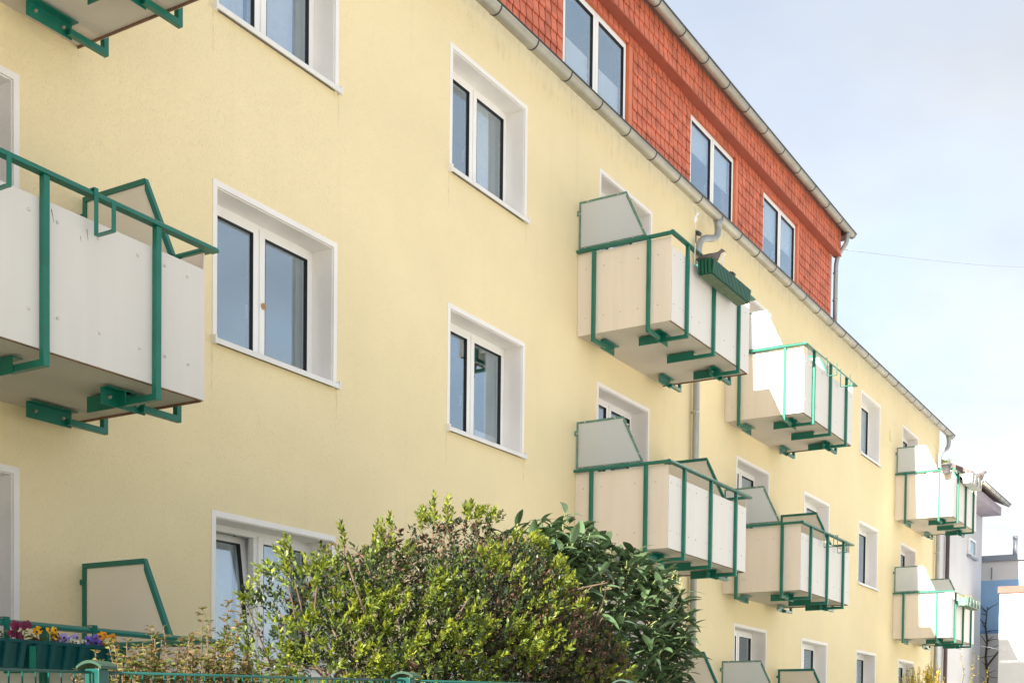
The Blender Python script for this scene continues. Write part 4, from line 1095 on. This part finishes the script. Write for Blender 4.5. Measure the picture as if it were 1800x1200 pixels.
# long shoots standing out of the outline
shoots = [(6.60, 3.02, .02, .26), (6.72, 3.05, .05, .24), (6.52, 2.98, -.03, .16), (7.05, 3.05, .06, .18), (5.76, 2.78, -.02, .16), (5.34, 2.66, -.06, .13), (6.12, 2.85, .02, .15), (5.98, 2.84, -.02, .12), (5.0, 2.40, -.10, .02), (7.45, 3.02, .03, .12), (7.72, 3.02, .05, .10), (6.32, 2.93, .0, .14), (5.2, 2.55, -.05, .1)]
br2 = MB()
for (x, z, dx_, dz_) in shoots:
    p = Vector((x, YC + r.uniform(-.15, .15), z)); d = Vector((dx_, r.uniform(-.03, .03), dz_))
    limb(br2, (x - dx_ * 1.5, p.y, z - .40), p - Vector((0, 0, .08)) + d * .6, .006, .0025, r, 4, .03)
    for q in range(5):
        sprig(fol, p - Vector((0, 0, .08)) + d * (.62 * q / 4), (d.normalized() + Vector((r.uniform(-.4, .4), r.uniform(-.4, .4), .2))), 7, .05, r, (0, 1, .5))
stuff(br2.build('twig', 'bark', privet, (-6.9, -YC, 0)))
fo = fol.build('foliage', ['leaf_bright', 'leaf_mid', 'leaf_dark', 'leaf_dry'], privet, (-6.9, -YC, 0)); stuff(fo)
sp = []
for q in range(5):
    m = MB(); rr = random.Random(100 + q); sprig(m, Vector((0, 0, 0)), Vector((0, 0, 1)), 10, .050, rr, (0, 1, .75)); sp.append(m.mesh('leaf_sprig', ['leaf_bright', 'leaf_mid']))
tipcand.sort(key=lambda t: t[0].y + .25 * r.random())
tips = tipcand[:900]; r.shuffle(tips)
for p, d in tips[:260]:
    e_ = d.to_track_quat('Z', 'Y').to_euler()
    link(r.choice(sp), 'leaf_sprig', privet, p + d * .045 - Vector((6.9, YC, 0)), e_, scale=r.uniform(.85, 1.2))

# cherry laurel
LAU = [(7.85, 3.05), (8.05, 3.22), (8.6, 3.32), (8.85, 3.16), (9.3, 3.24), (9.8, 3.22), (10.2, 3.08), (10.4, 2.95), (10.5, 2.80), (10.5, 2.6), (10.4, 2.35), (10.4, 2.1), (10.35, 1.5), (10.4, .6), (8.3, .6), (8.0, 1.9), (7.9, 2.68)]
LYC = -3.02
laurel = thing('laurel_shrub', 'glossy dark green laurel with long drooping leaves right of the bushy shrub', 'shrub', (9.5, LYC, 0))
r = random.Random(8)
def lleaf(L, bend, wv, fold):
    """long pointed blade along +x with midrib fold and drooping tip"""
    m = MB(); n = 6; vs = []
    for i in range(n + 1):
        t = i / n; w = wv * L * (math.sin(PI * min(1, t * .93 + .05)) ** .8) * .5
        x = L * t * (1 - .12 * bend * t); z = -bend * L * t * t * .55
        vs += [(x, w, z + fold * w), (x, 0, z), (x, -w, z + fold * w)]
    fs = []
    for i in range(n):
        for k in (0, 1): fs.append((3 * i + k, 3 * i + k + 1, 3 * i + 4 + k, 3 * i + 3 + k))
    m.add(vs, fs, 0, True); m.tube([(-.014, 0, .003), (0, 0, 0)], .0022, 4, 0)
    return m
LV = [lleaf(.19, b, w, f) for b, w, f in ((.5, .30, .35), (.9, .28, .25), (.2, .32, .5), (1.2, .27, .3), (.7, .33, .15))]
LVM = [m.mesh('leaf', 'leaf_laurel') for m in LV]
LVY = LV[0].mesh('leaf', 'leaf_yellow')
stems = MB(); lspots = []
def lshoot(p0, p1, nl, tip=True):
    pts = limb(stems, p0, p1, .008, .004, r, 5, .05)
    for i in range(nl):
        t = .25 + .75 * i / max(1, nl - 1); k = min(4, int(t * 5)); p = Vector(pts[k]).lerp(Vector(pts[k + 1]), t * 5 - k)
        a = i * 2.4 + r.uniform(-.3, .3)
        lspots.append((p, a, r.uniform(-.15, .55) + (.5 if t > .9 else 0), r.uniform(.75, 1.15)))
base = Vector((9.6, LYC, 0))
cores = []
for q in range(11):
    a = q / 11 * 2 * PI; e_ = base + Vector((.75 * math.cos(a), .35 * math.sin(a), r.uniform(1.4, 2.1)))
    limb(stems, base + Vector((.1 * math.cos(a), .1 * math.sin(a), 0)), e_, .030, .014, r, 6, .06); cores.append(e_)
k = 0; tries = 0
while k < 400 and tries < 9000:
    tries += 1
    x, z = r.uniform(7.9, 10.7), r.uniform(1.0, 3.3)
    if not inside(LAU, x, z): continue
    ed = edge_dist(LAU, x, z, .9); th = .62 * math.sqrt(min(1, ed / .6)); fr = r.random() ** .4 * (1 if r.random() < .75 else -1)
    e_ = Vector((x, LYC - fr * th, z))
    d = Vector((.5 * (x - 9.5), -fr * .9, .9)).normalized() + Vector((r.uniform(-.4, .4), r.uniform(-.4, .4), r.uniform(-.2, .3)))
    lshoot(e_ - d.normalized() * r.uniform(.22, .34), e_, r.randint(8, 11)); k += 1
for (x, z, y, lx) in ((8.50, 3.34, LYC - .1, .04), (8.22, 3.22, LYC, -.05), (8.68, 3.26, LYC + .1, .10), (9.2, 3.26, LYC, .0), (10.10, 3.10, LYC, .05), (10.62, 3.02, LYC, .06), (10.88, 3.05, LYC + .1, .18), (10.92, 2.72, LYC + .1, .22), (9.48, 3.1, LYC - .1, .02), (10.8, 2.42, LYC, .2), (9.75, 3.05, LYC - .2, .03)):
    lshoot((x - lx * 2.2, y, z - .42), (x, y, z), 9)
stems.build('branch', 'stemgreen', laurel, (-9.5, -LYC, 0))
lspots.sort(key=lambda s_: s_[0].y + r.uniform(0, .5))
rest = MB()
for i, (p, a, el, sc) in enumerate(lspots):
    R = Matrix.Rotation(a, 4, 'Z') @ Matrix.Rotation(-el, 4, 'Y') @ Matrix.Rotation(r.uniform(-.5, .5), 4, 'X')
    q = r.randrange(5)
    if i < 285:
        o = link(LVM[q] if i != 12 else LVY, 'leaf', laurel, p - Vector((9.5, LYC, 0)), R.to_euler(), scale=sc)
        if i == 12: o['label'] = 'yellowed leaf'
    else:
        Mx = Matrix.Translation(p) @ R @ Matrix.Scale(sc, 4)
        rest.add([Mx @ Vector(v) for v in LV[q].v], LV[q].f, 0, True)
stuff(rest.build('foliage', 'leaf_laurel', laurel, (-9.5, -LYC, 0)))
m = MB()
for q in range(12):
    p = Vector((r.uniform(9.2, 10.4), LYC - r.uniform(.1, .4), r.uniform(2.75, 2.98))); d = Vector((r.uniform(-.3, .3), r.uniform(-.3, .1), 1)).normalized()
    for w in range(22):
        leaf(m, p + d * (.13 * w / 22) + Vector((r.uniform(-.008, .008), r.uniform(-.008, .008), 0)), Vector((r.uniform(-1, 1), r.uniform(-1, 1), .6)), .014, .9, 0, r)
stuff(m.build('flower_spike', 'spike', laurel, (-9.5, -LYC, 0)))

# bronze shrub by the fence
bron = thing('bronze_shrub', 'low twiggy shrub with small bronze and olive leaves behind the fence', 'shrub', (4.1, -3.6, 0))
r = random.Random(21); st = MB(); fo = MB()
tips_ = [(3.70, 1.97), (3.76, 2.02), (3.88, 1.98), (3.98, 2.10), (4.05, 2.19), (4.10, 2.08), (4.13, 2.12), (4.19, 2.22), (4.24, 2.14), (4.31, 2.235), (4.33, 2.10), (4.40, 2.04), (4.46, 2.10), (4.52, 2.02), (4.60, 1.95), (3.64, 1.90), (3.82, 1.92), (3.93, 2.0), (4.0, 2.02), (4.15, 2.02), (4.26, 2.04), (4.36, 2.0), (4.08, 1.98), (4.2, 1.95), (3.7, 1.85), (4.5, 1.9)]
for q in range(150):
    xx = r.uniform(3.62, 4.62); tips_.append((xx, r.uniform(1.72, 1.98 + .10 * math.sin((xx - 3.62) * 3.14))))
for (x, z) in tips_:
    p1 = Vector((x, -3.6 + r.uniform(-.22, .22), z)); p0 = Vector((4.1 + (x - 4.1) * .55 + r.uniform(-.08, .08), -3.6 + r.uniform(-.1, .1), r.uniform(.7, 1.2)))
    pts = limb(st, p0, p1, .005, .002, r, 7, .04)
    for k in range(56):
        t = .35 + .65 * k / 55; i = min(6, int(t * 7)); p = pts[i].lerp(pts[i + 1], t * 7 - i)
        a = k * 2.4; up_ = r.uniform(.0, .8)
        if r.random() < .45:
            tw = Vector((math.cos(a), math.sin(a), r.uniform(.2, .9))).normalized(); L = r.uniform(.03, .09) * (1.25 - t)
            st.tube([p, p + tw * L], .0014, 3, caps=False)
            for h in range(4): leaf(fo, p + tw * L * (h + 1) / 4, Vector((math.cos(a + h * 2.4), math.sin(a + h * 2.4), up_)), r.uniform(.022, .034), .48, r.choice((0, 0, 1, 1, 2)), r)
        leaf(fo, p, Vector((math.cos(a), math.sin(a), up_)), r.uniform(.024, .040), .45, r.choice((0, 0, 1, 1, 2)), r)
limbs = MB()
for q in range(10):
    limb(limbs, (4.1 + r.uniform(-.1, .1), -3.6 + r.uniform(-.1, .1), 0), (4.1 + r.uniform(-.35, .35), -3.6 + r.uniform(-.12, .12), 1.2), .012, .006, r)
limbs.build('stem', 'bark', bron, (-4.1, 3.6, 0)); st.build('twig', 'bark', bron, (-4.1, 3.6, 0)); stuff(fo.build('foliage', ['leaf_olive', 'leaf_bronze', 'leaf_mid'], bron, (-4.1, 3.6, 0)))

# forsythia at the far end
def wand_shrub(name, label, cat, x0, y0, wands, mats, seed, dens, group=None):
    o = thing(name, label, cat, (x0, y0, 0), group); r = random.Random(seed); st = MB(); fo = MB()
    for (dx_, dy_, h) in wands:
        pts = limb(st, (r.uniform(-.12, .12), r.uniform(-.12, .12), 0), (dx_, dy_, h), .012, .003, r, 8, .05)
        for k in range(dens):
            t = .3 + .7 * k / dens; i = min(7, int(t * 8)); p = pts[i].lerp(pts[i + 1], t * 8 - i)
            a = r.uniform(0, 6.28); leaf(fo, p, Vector((math.cos(a), math.sin(a), r.uniform(0, 1.0))), r.uniform(.04, .075), .5, r.choice(mats), r)
    st.build('stem', 'bark', o); stuff(fo.build('foliage', ['forsythia', 'leaf_bright', 'leaf_olive'], o))
r = random.Random(3)
wand_shrub('forsythia_bush', 'bright yellow flowering forsythia low at the foot of the far facade end', 'shrub', 28.0, -1.25, [(r.uniform(-.55, .55), r.uniform(-.45, .45), r.uniform(2.7, 3.22)) for q in range(90)] + [(.1, -.12, 3.28), (-.02, -.18, 3.2)], (0, 0, 0, 0, 1), 5, 70)
wand_shrub('young_shrub', 'upright yellow green wands just right of the forsythia', 'shrub', 28.6, -2.2, [(-.25, .0, 3.3), (-.5, .2, 3.45), (-.15, -.1, 3.45), (0, 0, 3.5), (.05, .1, 3.1), (.5, -.2, 3.2), (.6, -.1, 2.9), (.85, -.1, 2.85), (.3, .1, 2.8)], (1, 1, 2, 0), 6, 60)

# ------------------------------------------------------------------ neighbours at the far end
g = thing('grey_house', 'pale grey rendered house with projecting eave beyond the end of the yellow facade', 'house', (38, 0, 0))
GX = 41.4
m = MB(); m.box(35.75 - 38, GX - 38, .18, 9, 0, 9.2); m.build('wall', 'greyplaster', g)
m = MB(); m.box(X1 + .02 - 38, 35.749 - 38, .32, 9, 0, 9.2); m.build('cream_wall', 'creamplaster', g)
m = MB(); m.box(37.2 - 38, GX - .25 - 38, -.42, .178, 8.50, 8.74); m.build('eave_box', 'lilacwood', g)
m = MB(); m.prism([(-.62, 8.76), (-.62, 8.86), (5, 11.6), (9.4, 9.4), (9.4, 9.3), (5, 11.45)], 'x', 35.7 - 38, GX - .08 - 38); m.build('roof', 'roof', g)
gutter('roof_gutter', 37.2 - 38, GX - .08 - 38, -.60, 8.84, .07, [37.6 - 38 + .7 * q for q in range(6)], g)
for (x, y, mt) in ((35.05, .24, 'zincp'), (36.30, .10, 'brownpipe')):
    p = MB(); p.tube([(x - 38, y, 0), (x - 38, y, 9.1)], .055, 12)
    p.build('downpipe', 'brownpipe', g)
m = MB(); ring(m, 1.30, 2.25, 7.10, 7.62, .06, .12, .178); w_ = m.build('window', 'white', g)
MB().box(1.36, 2.19, .150, .165, 7.16, 7.56).build('pane', 'glass', w_); MB().box(1.2, 2.35, .06, .178, 7.03, 7.098).build('sill', 'metalgrey', w_)
MB().box(1.36, 2.19, .1705, .1775, 7.16, 7.56).build('blind', 'blind', w_)

b = thing('blue_banded_building', 'pale building with a broad blue band and grey metal roof edge at the right edge', 'building', (42.3, 0, 0))
MB().box(0, 10, -9, 6, 0, 4.955).build('lower_wall', 'lightplaster', b)
MB().box(.0, 10, -9, 6, 4.956, 5.07).build('dark_stripe', 'bluedark', b)
MB().box(.0, 10, -9, 6, 5.071, 6.65).build('blue_band', 'blueband', b)
MB().box(.0, 10, -9, 6, 6.651, 7.25).build('upper_wall', 'lightplaster', b)
MB().box(-.10, 10.1, -9.1, 6.1, 7.251, 7.43).build('roof_edge', 'metalgrey', b)
MB().tube([(-.04, .03, 6.68), (-.04, .03, 7.05)], .02, 8).build('conduit', 'metalgrey', b)
f = thing('chimney_flue', 'slim bright steel flue pipe standing on the blue banded building', 'chimney', (42.5, -.62, 7.432))
MB().tube([(0, 0, 0), (0, 0, .52)], .07, 14).build('pipe', 'flue', f); MB().tube([(0, 0, .5205), (0, 0, .60)], .082, 14).build('cap', 'flue', f)
gw = thing('white_outbuilding', 'plain white sunlit side wall with red brown coping in front of the blue band', 'outbuilding', (40.2, 0, 0))
MB().box(0, 1.0, -9, -.60, 0, 6.0).build('wall', 'lightplaster', gw); MB().box(-.06, 1.06, -9.1, -.55, 6.001, 6.20).build('coping', 'coping', gw)

v = thing('climbing_plant', 'bare dark climbing plant on the pale wall below the blue band', 'plant', (42.2, .14, 0))
m = MB(); r = random.Random(2)
main = [(0, -.08, 0), (0, -.1, 2.0), (-.02, -.04, 2.9), (0, -.06, 3.6), (-.02, .0, 4.2), (0, -.03, 4.75), (-.02, .03, 5.2), (0, -.02, 5.8)]
m.tube(main, [.06, .05, .045, .04, .035, .03, .025, .01], 6); m.build('trunk', 'barkdark', v)
tw = MB()
for q in range(22):
    i = r.randint(2, 6); p = Vector(main[i]).lerp(Vector(main[i + 1]), r.random()); s_ = r.choice((-1, 1))
    limb(tw, p, p + Vector((-.03, s_ * r.uniform(.12, .4), r.uniform(-.1, .4))), .016, .005, r, 4, .12)
limb(tw, (0, -.03, 3.9), (-.02, -.45, 4.45), .03, .02, r, 4, .05)
tw.build('branch', 'barkdark', v)

m = MB(); pa, pb = Vector((25.42, -.02, 11.52)), Vector((56.0, .69, 21.0)); n = 16
m.tube([pa.lerp(pb, i / n) - Vector((0, 0, .10 * math.sin(PI * i / n))) for i in range(n + 1)], .006, 5)
tag(m.build('overhead_cable', 'cable'), 'thin cable strung from the dormer end across the sky', 'cable')
m = MB(); m.tube([(32.9, -1.30, 3.97), (36.5, -1.35, 4.05), (40.19, -1.6, 4.40)], .008, 5); tag(m.build('washing_line', 'cable'), 'thin line from the farthest lower balcony to the white wall', 'cable')

# tall block added out of view, only to cast shade on the nearer balconies
nb = thing('added_shade_block', 'unseen cream block added beyond the left end to shade the nearer balconies', 'building', (-8, 0, 0))
TOPZ = 8.9 + .527 * (14.4 + 4.0)
yo = .2
MB().prism([(-.775 + yo, 0), (9, 0), (9, TOPZ), (-.775 + yo, TOPZ)], 'x', -5.5, 4.0).build('wall', 'creamplaster', nb)
MB().box(-5.5, 4.0, -1.9, -.777 + yo, 0, TOPZ).build('shade_block_front', 'creamplaster', nb)
for q in range(5):
    for wx in (-4.2, -1.6, 1.2):
        m = MB(); ring(m, 0, 1.3, 0, 1.4, .07, -.04, .0); w_ = m.build('window', 'white', nb, (wx, -1.905, 1.6 + q * 2.75)); MB().box(.07, 1.23, -.02, -.012, .07, 1.33).build('pane', 'metalgrey', w_)
